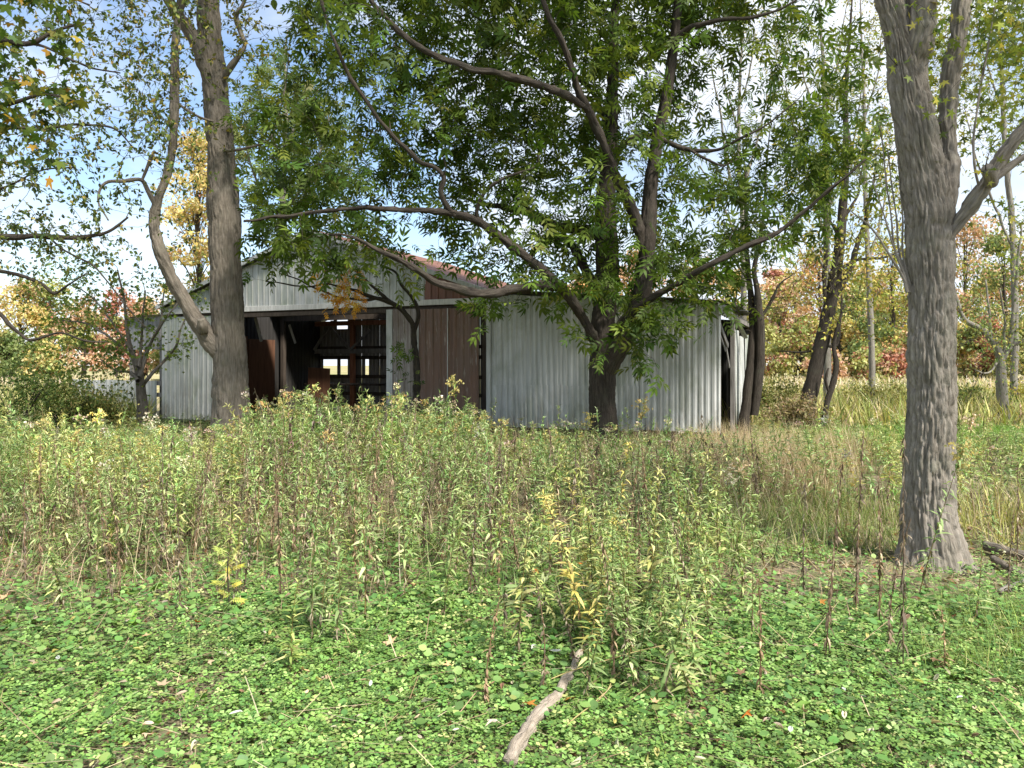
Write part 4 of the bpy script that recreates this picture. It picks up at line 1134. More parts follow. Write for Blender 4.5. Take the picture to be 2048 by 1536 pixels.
g_r, g_l, g_m = 'autumn wood across the field on the right', 'autumn trees beyond the shed on the left', 'autumn trees showing above the lean-to roof'
right_wood = [(1500, 600, 60, 76, 'yellow-green'), (1590, 520, 70, 100, 'golden yellow'), (1830, 560, 80, 100, 'green'), (1745, 560, 70, 98, 'salmon'), (1985, 540, 70, 96, 'golden yellow'), (1560, 560, 70, 85, 'salmon'), (1640, 500, 80, 95, 'orange'), (1715, 520, 80, 80, 'golden yellow'), (1785, 470, 85, 90, 'yellow-green'), (1860, 520, 80, 84, 'yellow-green'),
              (1930, 430, 95, 90, 'salmon'), (2010, 470, 90, 78, 'green'), (2090, 450, 90, 85, 'orange'), (1600, 640, 60, 70, 'yellow-green'), (1680, 640, 60, 68, 'golden yellow'),
              (1750, 630, 62, 66, 'green'), (1830, 660, 60, 68, 'orange'), (1905, 650, 62, 64, 'golden yellow'), (1965, 640, 60, 62, 'rusty red'), (2050, 640, 66, 60, 'yellow-green'),
              (1700, 580, 60, 74, 'green'), (1790, 700, 40, 62, 'rusty red'), (1548, 540, 36, 88, 'rusty red'), (1650, 705, 40, 60, 'salmon'), (1730, 700, 40, 60, 'yellow-green'), (2130, 600, 70, 70, 'golden yellow')]
def ranked(lst, tail, group):
    for hue_ in sorted({q[4] for q in lst}):
        same = sorted([q for q in lst if q[4] == hue_])
        for k_, q in enumerate(same):
            m = len(same)
            rank = '' if m == 1 else (' leftmost' if k_ == 0 else ' rightmost' if k_ == m - 1 else ' ' + ('second', 'third', 'fourth', 'fifth', 'sixth')[k_ - 1])
            lb = hue_ + ' tree ' + tail + ('' if m == 1 else ',' + rank + ' of the ' + hue_ + ' ones')
            far_tree(q[0], q[1], q[2], q[3], hue_, lb, group)
ranked(right_wood, 'in the autumn wood across the field', g_r)
ranked([(1270, 500, 70, 75, 'salmon'), (1390, 520, 70, 72, 'orange'), (1470, 540, 50, 78, 'golden yellow'), (1170, 560, 60, 80, 'orange')], 'showing above the lean-to roof', g_m)
ranked([(-40, 520, 75, 80, 'yellow-green'), (40, 565, 62, 72, 'golden yellow'), (100, 560, 62, 76, 'yellow-green'), (165, 595, 60, 68, 'salmon'), (230, 585, 56, 80, 'rusty red'), (290, 600, 52, 84, 'salmon'),
                              (20, 660, 50, 60, 'green'), (90, 690, 44, 56, 'golden yellow'), (-90, 560, 66, 70, 'orange'), (350, 640, 44, 80, 'yellow-green')], 'beyond the shed at far left', g_l)
far_tree(395, 260, 75, 68, 'golden yellow', 'tall golden tree behind the pale trunk at barn doorway', None, 0.35)

# ------------------------------------------------------------------ weeds
def weed_template(kind, lod, seed):
    """returns stem, leaves and flower builders for one stalk about 1 m tall"""
    r = np.random.default_rng(seed)
    lean = r.normal(0, 0.08, 2)
    bend = r.normal(0, 0.12, 2)
    def at(t):
        t = np.asarray(t, float)[..., None]
        return np.concatenate([lean * t + bend * t * t, t], -1)
    stem, leaf, flo = MB(), MB(), MB()
    ts = np.linspace(0, 1, 7 if lod == 0 else 4)
    sc_ = (0.20, 0.17, 0.07) if kind != 'dead' else (0.20, 0.14, 0.09)
    tube(stem, at(ts), np.linspace(0.0042, 0.0016, len(ts)), 4 if lod == 0 else 3, sc_, cap=False)
    tmpl = t_lance(0.10, 0.36) if lod == 0 else t_rhomb(0.125, 0.25)
    def put(mb, n, t0, t1, L0, L1, ang, cols, up, wj=0.35):
        t = np.sort(t0 + (t1 - t0) * r.random(n))
        a0 = np.arange(n) * 2.4 + r.normal(0, 0.5, n)
        el = ang + r.normal(0, wj, n)
        Dv = np.stack([np.cos(a0) * np.cos(el), np.sin(a0) * np.cos(el), np.sin(el)], -1)
        N = nrm(np.stack([-np.cos(a0) * np.sin(el), -np.sin(a0) * np.sin(el), np.cos(el)], -1) + r.normal(0, 0.25, (n, 3)))
        L = (L0 + (L1 - L0) * (t - t0) / (t1 - t0)) * (0.75 + 0.5 * r.random(n))
        cols = np.array(cols)
        cc = cols[r.integers(0, len(cols), n)] * (1 + 0.2 * r.standard_normal((n, 1)))
        scatter(mb, tmpl[0], tmpl[1], frames(Dv, N), at(t), L, np.clip(cc, 0.01, 0.8))
    G = [(0.23, 0.335, 0.11), (0.33, 0.42, 0.17), (0.16, 0.25, 0.08), (0.46, 0.50, 0.25)]
    Yl = [(0.50, 0.48, 0.18), (0.40, 0.41, 0.14), (0.54, 0.49, 0.22)]
    Bn = [(0.24, 0.18, 0.125), (0.34, 0.27, 0.19), (0.13, 0.095, 0.07), (0.46, 0.38, 0.28)]
    q = 1.0 if lod == 0 else 0.55
    big = 1.0 if lod == 0 else 1.3
    if kind == 'dead':
        put(leaf, int(86 * q), 0.12, 0.98, 0.06 * big, 0.04 * big, -0.95, Bn + [(0.10, 0.075, 0.055), (0.16, 0.12, 0.09)], 0, 0.45)
    else:
        cols = Yl if kind == 'yellow' else G
        put(leaf, int(62 * q), 0.22, 1.0, 0.10 * big, 0.046 * big, 0.35 + r.normal(0, 0.15), cols, 0, 0.45)
        put(leaf, int(10 * q), 0.88, 1.0, 0.05 * big, 0.04 * big, 0.95, cols, 0)
        put(leaf, int(18 * q), 0.05, 0.38, 0.05 * big, 0.06 * big, -0.8, Bn, 0, 0.5)
    if kind in ('gold', 'fluff'):
        fc = [(0.56, 0.45, 0.17), (0.46, 0.35, 0.14), (0.52, 0.46, 0.22)] if kind == 'gold' else [(0.52, 0.44, 0.33), (0.44, 0.34, 0.25), (0.60, 0.54, 0.44)]
        for k_ in range(7 if lod == 0 else 4):
            a0, t0 = k_ * 2.4, 0.86 + 0.14 * k_ / 7
            p0 = at(np.array(t0))
            dr = np.array([cos(a0), sin(a0), 0.9])
            n = 16 if lod == 0 else 9
            u = r.random(n)
            T = p0 + dr * (0.085 * u[:, None]) + np.stack([0 * u, 0 * u, -0.05 * u * u], -1) + r.normal(0, 0.008, (n, 3))
            Dv = nrm(r.standard_normal((n, 3)) + np.array([0, 0, 0.6]))
            tv, tf = t_rhomb(0.4, 0.1)
            cc = np.array(fc)[r.integers(0, 3, n)] * (1 + 0.2 * r.standard_normal((n, 1)))
            scatter(flo, tv, tf, frames(Dv, nrm(r.standard_normal((n, 3)))), T, np.full(n, 0.022 if lod == 0 else 0.03), np.clip(cc, 0.02, 0.9))
    return stem, leaf, flo

KINDS = ['green', 'green', 'green', 'green', 'yellow', 'dead', 'gold', 'fluff', 'green', 'dead', 'yellow', 'green']
def merged(kind, lod, seed):
    a_ = weed_template(kind, lod, seed)
    mb = MB()
    for q in a_:
        if q.n:
            mb.add(np.concatenate(q.v), [], np.concatenate(q.c))
            base = mb.n - q.n
            mb.f += [f + base for f in q.f]
    return np.concatenate(mb.v), mb.f, np.concatenate(mb.c)

def weed_height(px, Y):
    top = np.interp(px, [-300, 0, 330, 440, 520, 700, 950, 1020, 1430, 1500, 1800, 2300], [842, 842, 874, 874, 828, 816, 826, 872, 874, 876, 858, 845])
    h = EYE - (top - HOR) / FPX * Y
    return np.clip(h, 0.32, np.interp(Y, [5, 7, 10], [0.84, 0.96, 1.05])) * 1.02

def weed_density(px, Y, x):
    Y = Y + 1.1 * (vnoise(x * 1.1 + 5, Y * 1.1, 40) - 0.5)
    d = np.interp(Y, [3.6, 4.3, 5.2, 6.4, 9, 19], [0.01, 0.07, 0.42, 1.0, 1.0, 1.0])
    d = d * np.interp(Y, [4.2, 5.6], [1, 0]) * np.interp(px, [450, 750, 1350, 1500], [0.3, 2.6, 2.6, 0.8]) + d * np.interp(Y, [4.2, 5.6], [0.25, 1])
    right = np.interp(px, [1380, 1520], [0, 1])
    dr = np.interp(Y, [5.0, 7.5, 9.5, 12, 20], [0.03, 0.12, 0.42, 0.6, 0.5])
    d = d * (1 - right) + dr * right
    d = d * (0.55 + 0.9 * vnoise(x * 0.8, Y * 0.8, 7))
    return d

N0 = 13500
Yw = np.sqrt(rng.uniform(3.9 ** 2, 19.6 ** 2, N0))
pw = rng.uniform(-260, 2310, N0)
xw = (pw - 1024) / FPX * Yw
keep = rng.random(N0) < np.clip(weed_density(pw, Yw, xw), 0, 1) * 0.50
ex = 60
Yw = np.concatenate([Yw, rng.uniform(3.55, 5.3, ex)])
pw = np.concatenate([pw, rng.normal(1300, 105, ex)])
xw = (pw - 1024) / FPX * Yw
keep = np.concatenate([keep, np.ones(ex, bool)])
# leave out what would stand inside the barn, in the trunks or on the mown strip
ls = (xw - BO[0]) * UX + (Yw - BO[1]) * UY
lv = (xw - BO[0]) * (-UY) + (Yw - BO[1]) * UX
keep &= ~((ls > -14.3) & (ls < 5.5) & (lv > -0.25))
keep &= ~((np.abs(xw - (1860 - 1024) / FPX * 6.3) < 0.5) & (np.abs(Yw - 6.3) < 0.45))
keep &= ~((pw > 1560) & (Yw > 14.5) & (Yw < 18.5))
Yw, pw, xw = Yw[keep], pw[keep], xw[keep]
hw = weed_height(pw, Yw) * rng.normal(0.92, 0.19, len(Yw)).clip(0.35, 1.3)
hw[-ex:] = rng.uniform(0.45, 0.85, ex)
zone = vnoise(xw * 0.45 + 3, Yw * 0.45, 2)
kd = rng.integers(0, 12, len(Yw))
pal_green = np.array([0, 1, 2, 3, 8, 11])
sw = rng.random(len(Yw))
kd = np.where(sw < 0.55, rng.choice(pal_green, len(Yw)), kd)
kd = np.where((zone > 0.60) & (sw > 0.6), np.where(sw > 0.8, 9, 5), kd)
kd = np.where((zone < 0.30) & (sw > 0.6), 4, kd)
tall = (Yw > 8) & (rng.random(len(Yw)) < np.where((pw > 480) & (pw < 1000) & (Yw > 12), 0.16, 0.06))
kd = np.where(tall, np.where(rng.random(len(Yw)) < 0.6, 6, 7), kd)
hw = np.where(tall, hw * 1.25, hw)
kd[-ex:] = rng.choice([0, 1, 2, 3, 8, 11, 5, 9], ex)
order = np.argsort(Yw)
inview = (pw > -20) & (pw < 2068)
near = order[inview[order]][:280]
isnear = np.zeros(len(Yw), bool)
isnear[near] = True

WL = {'green': ('goldenrod_plant', 'upright green goldenrod stalk with browned lower leaves at front of the weed patch', 'goldenrod', 'green goldenrod stalks at the front of the weed patch'),
      'yellow': ('goldenrod_plant', 'pale yellowing goldenrod stalk with narrow leaves at front of the weed patch', 'goldenrod', 'yellowing stalks at the front of the weed patch'),
      'dead': ('withered_stalk', 'withered brown stalk hung with shrivelled leaves at front of the weed patch', 'dead stalk', 'withered stalks at the front of the weed patch'),
      'gold': ('goldenrod_plant', 'goldenrod stalk topped with ochre flower plume at front of the weed patch', 'goldenrod', 'flowering goldenrod at the front of the weed patch'),
      'fluff': ('goldenrod_plant', 'goldenrod stalk topped with pale fluffy seed head at front of the weed patch', 'goldenrod', 'seeding goldenrod at the front of the weed patch')}
proto = []
for v_ in range(12):
    st, lf_, fl = weed_template(KINDS[v_], 0, 900 + v_)
    proto.append((st.mesh('stem', M['weed_obj']), lf_.mesh('leaves', M['weed_obj'], False), fl.mesh('flower_head', M['weed_obj'], False) if fl.n else None))
ZN = [(-999, 'at the left edge'), (180, 'below the leafy shrub'), (420, 'below the pale trunk'), (540, 'below the open doorway'), (790, 'below the brown door'), (985, 'below the pale lean-to wall'),
      (1170, 'below the forked dark tree'), (1310, 'below the barn corner'), (1500, 'left of the thick trunk'), (1900, 'right of the thick trunk')]
SH = {'green': 'green goldenrod stalk with browned lower leaves, in weeds ', 'yellow': 'pale yellowing narrow-leaved stalk, in weeds ', 'dead': 'withered stalk hung with shrivelled leaves, in weeds ',
      'gold': 'goldenrod stalk with ochre flower plume, in weeds ', 'fluff': 'goldenrod stalk with pale seed head, in weeds '}
TIP = []
for st_, _, _ in proto:
    co = np.zeros(len(st_.vertices) * 3)
    st_.vertices.foreach_get('co', co)
    TIP.append(Vector(co.reshape(-1, 3)[-4:].mean(0)))
def zone_label(px, ki, o, h):
    z = [t for x0, t in ZN if px >= x0][-1]
    tip = o.rotation_euler.to_matrix() @ TIP[ki]
    ln = 'left-leaning ' if tip.x < -0.06 else 'right-leaning ' if tip.x > 0.06 else 'straight '
    return ('tall ' if h > 0.82 else 'short ' if h < 0.62 else '') + ln + SH[KINDS[ki]] + z, z
def place_weed(x, y, h, kind_i, label=None, tilt=None, rz=None, group=True, widen=1.0):
    nm, lb, ct, gp = WL[KINDS[kind_i]]
    o = bpy.data.objects.new(nm, None)
    o.empty_display_size = 0.1
    COL.objects.link(o)
    tag(o, label or lb, ct, gp if group else None)
    o.location = (x, y, float(gz(x, y)) - 0.01)
    tl = rng.normal(0, 0.07, 2) if tilt is None else tilt
    o.rotation_euler = (tl[0], tl[1], rng.random() * 6.28 if rz is None else rz)
    wd = (0.75 + 0.25 * h) * widen
    o.scale = (wd, wd, h)
    for nm2, me in zip(('stem', 'leaves', 'flower_head'), proto[kind_i]):
        if me:
            c = bpy.data.objects.new(nm2, me)
            COL.objects.link(c)
            c.parent = o
            if nm2 != 'stem':
                c['kind'] = 'stuff'
    return o
for k in near:
    o_ = place_weed(xw[k], Yw[k], hw[k], int(kd[k]))
    o_['label'], z_ = zone_label(pw[k], int(kd[k]), o_, hw[k])
    o_['group'] = o_['group'] + ' ' + z_
# single stalks standing out in front of the open clover
for (bx, by, ty, ki, lb) in [(1649, 1356, 925, 5, 'tall withered stalk, leftmost of the row standing in the clover by the thick trunk'),
                             (1712, 1248, 862, 5, 'withered stalk with yellow stem foot in the clover before the thick trunk'),
                             (1758, 1275, 938, 5, 'leaning withered stalk just left of the thick trunk base'),
                             (1779, 1330, 1050, 9, 'short withered stalk in front of the thick trunk base'),
                             (1806, 1375, 872, 5, 'dark withered stalk crossing before the thick furrowed trunk'),
                             (1832, 1215, 868, 6, 'green stalk with yellow tip standing against the thick furrowed trunk'),
                             (1885, 1373, 1235, 9, 'low dead stalk in clover right of the withered row'),
                             (1946, 1264, 1080, 8, 'thin green stalk in clover under the flared root'),
                             (1608, 1205, 950, 9, 'slim dead stalk at the edge of the bare litter patch'),
                             (968, 1435, 1200, 9, 'short withered stalk standing alone in the front clover'),
                             (1168, 1380, 1100, 0, 'bushy green stalk behind the fallen branch in the clover')]:
    Yb = EYE * FPX / (by - HOR)
    h = EYE - (ty - HOR) / FPX * Yb
    place_weed((bx - 1024) / FPX * Yb, Yb, h, ki, lb, (rng.normal(0, 0.03), 0.06 + rng.normal(0, 0.03)), None, False)
# the rest of the weeds
T0 = [merged(KINDS[v_], 0, 900 + v_) for v_ in range(12)]
T1 = [merged(KINDS[v_], 1, 950 + v_) for v_ in range(12)]
mbw = MB()
rest = ~isnear
ftint = 0.82 + 0.4 * vnoise(xw * 0.7, Yw * 0.7, 11)
for v_ in range(12):
    for lod, (lo, hi) in ((0, (0, 8.6)), (1, (8.6, 99))):
        s_ = rest & (kd == v_) & (Yw >= lo) & (Yw < hi)
        n = int(s_.sum())
        if not n:
            continue
        az = rng.random(n) * 2 * pi
        tx, ty = rng.standard_t(3, n) * 0.09, rng.standard_t(3, n) * 0.09
        Dz = nrm(np.stack([tx, ty, np.ones(n)], -1))
        Xd = np.stack([np.cos(az), np.sin(az), 0 * az], -1)
        Yd = nrm(np.cross(Dz, Xd))
        Xd = np.cross(Yd, Dz)
        R = np.stack([Xd, Yd, Dz], -1)
        h = hw[s_]
        S = np.stack([0.75 + 0.25 * h, 0.75 + 0.25 * h, h], -1)
        tv, tf, tc = (T0 if lod == 0 else T1)[v_]
        C = np.ones((n, 3)) * (ftint[s_] * (1 + 0.14 * rng.standard_normal(n)))[:, None] * (1 + 0.07 * rng.standard_normal((n, 3)))
        scatter(mbw, tv, tf, R, np.stack([xw[s_], Yw[s_], gz(xw[s_], Yw[s_]) - 0.01], -1), S, C, tc)
tag(mbw.build('weeds', M['weed'], smooth=False), 'dense patch of goldenrod weeds filling the ground up to the barn', 'weeds', kind='stuff')

# ------------------------------------------------------------------ grasses
def blades(mb, x, y, h, w, cols, lean=0.35, var=0.2, wts=None):
    n = len(x)
    v = np.array([(-0.5, 0, 0), (0.5, 0, 0), (-0.4, 0.5, 0.06), (0.4, 0.5, 0.06), (0, 1, 0.30)])
    f = [np.array([(0, 1, 3, 2)]), np.array([(2, 3, 4)])]
    az = rng.random(n) * 2 * pi
    el = np.abs(rng.normal(0, lean, n))
    Dv = np.stack([np.cos(az) * np.sin(el), np.sin(az) * np.sin(el), np.cos(el)], -1)
    N = nrm(np.stack([np.cos(az), np.sin(az), 0 * az], -1) + rng.normal(0, 0.3, (n, 3)))
    S = np.stack([w * (0.7 + 0.6 * rng.random(n)), h, h], -1)
    scatter(mb, v, f, frames(Dv, N), np.stack([x, y, gz(x, y) - 0.01], -1), S, palette(n, cols, var, wts))

TAN = [(0.50, 0.40, 0.25), (0.42, 0.33, 0.20), (0.58, 0.48, 0.32), (0.33, 0.25, 0.15)]
GR = [(0.15, 0.23, 0.05), (0.22, 0.30, 0.07), (0.11, 0.17, 0.04), (0.32, 0.35, 0.12)]
def region(n, p0, p1, y0, y1):
    Y = np.sqrt(rng.uniform(y0 ** 2, y1 ** 2, n))
    px = rng.uniform(p0, p1, n)
    return (px - 1024) / FPX * Y, Y, px

mb = MB()
cx, cy, _ = region(150, 1400, 1720, 9.0, 14.8)
x = np.repeat(cx, 60) + rng.normal(0, 0.12, 9000)
y = np.repeat(cy, 60) + rng.normal(0, 0.12, 9000)
blades(mb, x, y, np.repeat(rng.uniform(0.45, 0.85, 150), 60) * rng.uniform(0.5, 1.1, 9000), 0.005, TAN, 0.30)
x, y, _ = region(4000, 1380, 2250, 8, 16)
blades(mb, x, y, rng.uniform(0.2, 0.6, 4000), 0.005, TAN + GR, 0.4)
x, y, _ = region(2500, 900, 1500, 10, 15.5)
blades(mb, x, y, rng.uniform(0.3, 0.7, 2500), 0.005, TAN, 0.35)
x, y, _ = region(4200, -250, 1500, 5.2, 15)
blades(mb, x, y, rng.uniform(0.25, 0.8, 4200), 0.005, TAN + [(0.30, 0.30, 0.13), (0.16, 0.11, 0.08)], 0.45)
x, y, _ = region(5600, -250, 1500, 4.4, 8.5)
kk = rng.random(5600) < np.clip((y - 4.3 + 1.6 * (vnoise(x * 1.2, y * 1.2, 77) - 0.5)) * 0.5, 0, 1)
x, y = x[kk], y[kk]
blades(mb, x, y, rng.uniform(0.08, 0.3, len(x)), 0.008, TAN[:1] + [(0.20, 0.29, 0.09), (0.28, 0.36, 0.14), (0.15, 0.22, 0.06)], 0.9)
tag(mb.build('dry_grass', M['weed'], smooth=False), 'tan dry grass tufts growing beside the barn corner', 'dry grass', kind='stuff')
mb = MB()
cx, cy, _ = region(110, 1390, 1800, 6.4, 9.6)
x = np.repeat(cx, 50) + rng.normal(0, 0.12, 5500)
y = np.repeat(cy, 50) + rng.normal(0, 0.12, 5500)
blades(mb, x, y, rng.uniform(0.08, 0.34, 5500), 0.006, GR + [(0.34, 0.33, 0.16), (0.45, 0.37, 0.24)], 0.6)
x, y, _ = region(7000, -200, 2250, 3.0, 8.0)
blades(mb, x, y, rng.uniform(0.04, 0.16, 7000), 0.005, GR + TAN[:2], 0.6)
cx, cy, _ = region(16, 1880, 2120, 3.6, 5.2)
x = np.repeat(cx, 90) + rng.normal(0, 0.08, 1440)
y = np.repeat(cy, 90) + rng.normal(0, 0.08, 1440)
blades(mb, x, y, rng.uniform(0.10, 0.28, 1440), 0.004, GR, 0.7)
cx, cy, _ = region(12, 1925, 2060, 6.6, 8)
x = np.repeat(cx, 24) + rng.normal(0, 0.08, 288)
y = np.repeat(cy, 24) + rng.normal(0, 0.08, 288)
blades(mb, x, y, rng.uniform(0.3, 0.65, 288), 0.009, [(0.38, 0.36, 0.12), (0.30, 0.32, 0.10), (0.42, 0.36, 0.2)], 0.6)
tag(mb.build('grass', M['weed'], smooth=False), 'green grass blades scattered among the clover and weeds', 'grass', kind='stuff')
mb = MB()
x, y, _ = region(17000, 1540, 2300, 14.6, 19.5)
blades(mb, x, y, rng.uniform(0.08, 0.22, 17000), 0.016, [(0.15, 0.27, 0.05), (0.19, 0.32, 0.06), (0.12, 0.22, 0.04)], 0.5)
tag(mb.build('mown_grass', M['weed'], smooth=False), 'strip of bright green short grass behind the thick trunk', 'grass', kind='stuff')
mb = MB()
FLD = [(0.38, 0.38, 0.12), (0.30, 0.33, 0.10), (0.48, 0.44, 0.20), (0.22, 0.26, 0.08), (0.50, 0.42, 0.26)]
for (p0, p1) in ((1440, 2350), (-300, 300)):
    x, y, _ = region(11000, p0, p1, 19.3, 34)
    blades(mb, x, y, rng.uniform(0.4, 1.05, 11000), 0.042, FLD, 0.35)
    x, y, _ = region(6000, p0, p1, 34, 66)
    blades(mb, x, y, rng.uniform(0.5, 1.0, 6000), 0.12, [(0.50, 0.43, 0.30), (0.58, 0.50, 0.37), (0.42, 0.40, 0.18)], 0.35)
x, y, _ = region(3000, 420, 1440, 30, 60)
blades(mb, x, y, rng.uniform(0.5, 1.2, 3000), 0.08, FLD, 0.35)
tag(mb.build('field_grass', M['weed'], smooth=False), 'yellowing tall grass of the open field behind the barn', 'grass', kind='stuff')

# bushes of brush at both sides
def bush(px, top, half, Y, cols, label, n=2600, size=0.07):
    gx_ = (px - 1024) / FPX * Y
    H = EYE + (HOR - top) / FPX * Y
    R = half / FPX * Y
    t_ = Tree('bush', label, (gx_, Y, 0), 'bark_ash', cat='bush')
    for k_ in range(7):
        a0 = rng.random() * 6.28
        e = np.array([gx_ + R * 0.7 * cos(a0), Y + R * 0.5 * sin(a0), H * rng.uniform(0.6, 0.95)])
        t_.path('stem', np.array([(gx_ + 0.05 * cos(a0), Y + 0.05 * sin(a0), -0.05, 0.02), (gx_ + R * 0.3 * cos(a0), Y + R * 0.25 * sin(a0), H * 0.45, 0.013), (*e, 0.004)]), 5, 0.12)
    A_ = np.stack([gx_ + rng.normal(0, R * 0.5, 90), Y + rng.normal(0, R * 0.35, 90), H * (0.12 + 0.85 * rng.random(90) ** 0.8)], -1)
    ti, di = t_.grow(A_, 3, 0.006, 0.0016, wob=0.1)
    t_.leaves(ti, di, n // 90, t_oval(0.26), size, cols, None, 0.13, 0.3, 0.9, 0.22)
    t_.finish()
DG2 = [(0.10, 0.15, 0.04), (0.15, 0.20, 0.055), (0.07, 0.11, 0.03)]
OL = [(0.24, 0.25, 0.08), (0.17, 0.20, 0.06), (0.34, 0.31, 0.11)]
bush(40, 735, 90, 16.5, DG2, 'dark green brush at the far left before the shed')
bush(130, 770, 80, 17.5, DG2 + OL, 'green bush below the shed roof, left of the leafy shrub')
bush(205, 800, 50, 18.0, OL, 'low olive bush against the white fence sheets')
bush(1550, 760, 55, 20.5, OL, 'olive bush at the foot of the dark slender trunk pair')
bush(1760, 765, 60, 24, OL, 'yellow-green bush behind the thick trunk, left side')
bush(1935, 775, 60, 23, DG2 + OL, 'green bush between the thick trunk and low-forking tree')
bush(2050, 770, 60, 24, [(0.40, 0.33, 0.06), (0.30, 0.29, 0.07)], 'golden-leaved bush at the right edge')
bush(1590, 800, 50, 18.8, [(0.30, 0.23, 0.14), (0.22, 0.20, 0.09)], 'brownish low bush at the foot of the dark leaning trunk')

# ------------------------------------------------------------------ clover and litter
mb = MB()
n = 118000
Yc = np.sqrt(rng.uniform(2.5 ** 2, 7.4 ** 2, n))
pc = rng.uniform(-230, 2280, n)
xc = (pc - 1024) / FPX * Yc
lit_ = vnoise(xc * 0.9 + 70, Yc * 0.9, 61)
edge = np.interp(pc, [-300, 0, 250, 500, 700, 1000, 1300, 1450, 1700, 1950, 2300], [4.9, 4.8, 4.9, 5.2, 5.6, 5.6, 5.0, 4.6, 5.6, 6.1, 6.4])
patch = vnoise(xc * 1.3, Yc * 1.3, 21)
dn = np.clip((edge - Yc) * 1.0 + 0.6, 0.24, 1) * np.clip((patch - 0.08) * 6, 0.45, 1)
dn = np.where(pc < 450, dn * np.clip(0.45 + (4.6 - Yc) * 0.7, 0.4, 1), dn)
dn = dn * np.clip((0.80 - lit_) * 8 + (3.9 - Yc) * 0.3, 0.12, 1)
kp = rng.random(n) < dn
xc, Yc, patch = xc[kp], Yc[kp], patch[kp]
n = len(xc)
N = nrm(np.array([0, -0.12, 1.0]) + rng.normal(0, 0.26, (n, 3)))
R = frames(nrm(rng.standard_normal((n, 3)) * np.array([1, 1, 0.1])), N)
tv, tf = t_clover()
zc = gz(xc, Yc) + 0.015 + 0.075 * rng.random(n) ** 0.8
big = vnoise(xc * 0.9 + 40, Yc * 0.9, 31)
CL = palette(n, [(0.155, 0.27, 0.05), (0.20, 0.34, 0.075), (0.09, 0.18, 0.04), (0.30, 0.43, 0.12), (0.42, 0.45, 0.15)], 0.2, [4, 4, 4, 1.3, 0.4])
CL = np.clip(CL * (0.92 + 0.35 * big)[:, None], 0, 0.7)
CL = CL * 0.9 + CL.mean(1, keepdims=True) * 0.1
scatter(mb, tv, tf, R, np.stack([xc, Yc, zc], -1), (0.018 + 0.0014 * Yc) * (0.6 + 0.85 * rng.random(n)), CL)
# round-leaved creeper in patches between the clover
nr = 9000
Yr_ = np.sqrt(rng.uniform(2.5 ** 2, 6.6 ** 2, nr))
pr = rng.uniform(-230, 2280, nr)
xr = (pr - 1024) / FPX * Yr_
kr = rng.random(nr) < np.clip((vnoise(xr * 0.8 + 11, Yr_ * 0.8, 90) - 0.48) * 6, 0.04, 1)
xr, Yr_ = xr[kr], Yr_[kr]
nr = len(xr)
tv, tf = t_oval(0.48, 0.02)
R = frames(nrm(rng.standard_normal((nr, 3)) * np.array([1, 1, 0.15])), nrm(np.array([0, -0.15, 1.0]) + rng.normal(0, 0.3, (nr, 3))))
scatter(mb, tv, tf, R, np.stack([xr, Yr_, gz(xr, Yr_) + 0.06 + 0.05 * rng.random(nr)], -1), rng.uniform(0.025, 0.052, nr), palette(nr, [(0.10, 0.21, 0.055), (0.15, 0.28, 0.075), (0.22, 0.34, 0.10), (0.30, 0.36, 0.12)], 0.15, [3, 3, 2, 0.7]))
tag(mb.build('clover', M['clover'], smooth=False), 'bright green clover carpet covering the ground in front', 'clover', kind='stuff')

mb = MB()
n = 9000
Yl_ = np.sqrt(rng.uniform(2.6 ** 2, 9 ** 2, n))
pl = rng.uniform(-230, 2280, n)
xl = (pl - 1024) / FPX * Yl_
tv, tf = t_oval(0.22, 0.3)
R = frames(nrm(rng.standard_normal((n, 3)) * np.array([1, 1, 0.2])), nrm(np.array([0, 0, 1.0]) + rng.normal(0, 0.5, (n, 3))))
scatter(mb, tv, tf, R, np.stack([xl, Yl_, gz(xl, Yl_) + 0.012 + 0.01 * rng.random(n)], -1), rng.uniform(0.02, 0.075, n), palette(n, [(0.26, 0.19, 0.12), (0.36, 0.28, 0.19), (0.17, 0.12, 0.08), (0.45, 0.37, 0.27), (0.32, 0.16, 0.09)], 0.2))
x, y, _ = region(5000, -200, 2250, 2.6, 9)
az = rng.random(5000) * 6.28
v = np.array([(-0.5, 0, 0), (0.5, 0, 0), (0.4, 1, 0.02), (-0.4, 1, 0.02)])
R = frames(np.stack([np.cos(az), np.sin(az), rng.normal(0, 0.12, 5000)], -1), np.tile(np.array([0, 0, 1.0]), (5000, 1)))
S = np.stack([np.full(5000, 0.004), rng.uniform(0.06, 0.25, 5000), np.ones(5000)], -1)
scatter(mb, v, [np.array([(0, 1, 2, 3)])], R, np.stack([x, y, gz(x, y) + 0.015 + 0.02 * rng.random(5000)], -1), S, palette(5000, TAN, 0.2))
x, y, _ = region(900, -200, 2250, 2.6, 6.8)
tv, tf = t_oval(0.2, 0.35)
R = frames(nrm(rng.standard_normal((900, 3)) * np.array([1, 1, 0.4])), nrm(np.array([0, 0, 1.0]) + rng.normal(0, 0.6, (900, 3))))
scatter(mb, tv, tf, R, np.stack([x, y, gz(x, y) + 0.05 + 0.055 * rng.random(900)], -1), rng.uniform(0.02, 0.06, 900), palette(900, [(0.34, 0.25, 0.16), (0.46, 0.38, 0.27), (0.24, 0.16, 0.10), (0.55, 0.48, 0.36), (0.42, 0.40, 0.14)], 0.2))
x, y, _ = region(700, -200, 2250, 2.6, 6.8)
az = rng.random(700) * 6.28
R = frames(np.stack([np.cos(az), np.sin(az), rng.normal(0, 0.2, 700)], -1), np.tile(np.array([0, 0, 1.0]), (700, 1)))
S = np.stack([np.full(700, 0.0045), rng.uniform(0.1, 0.4, 700), np.ones(700)], -1)
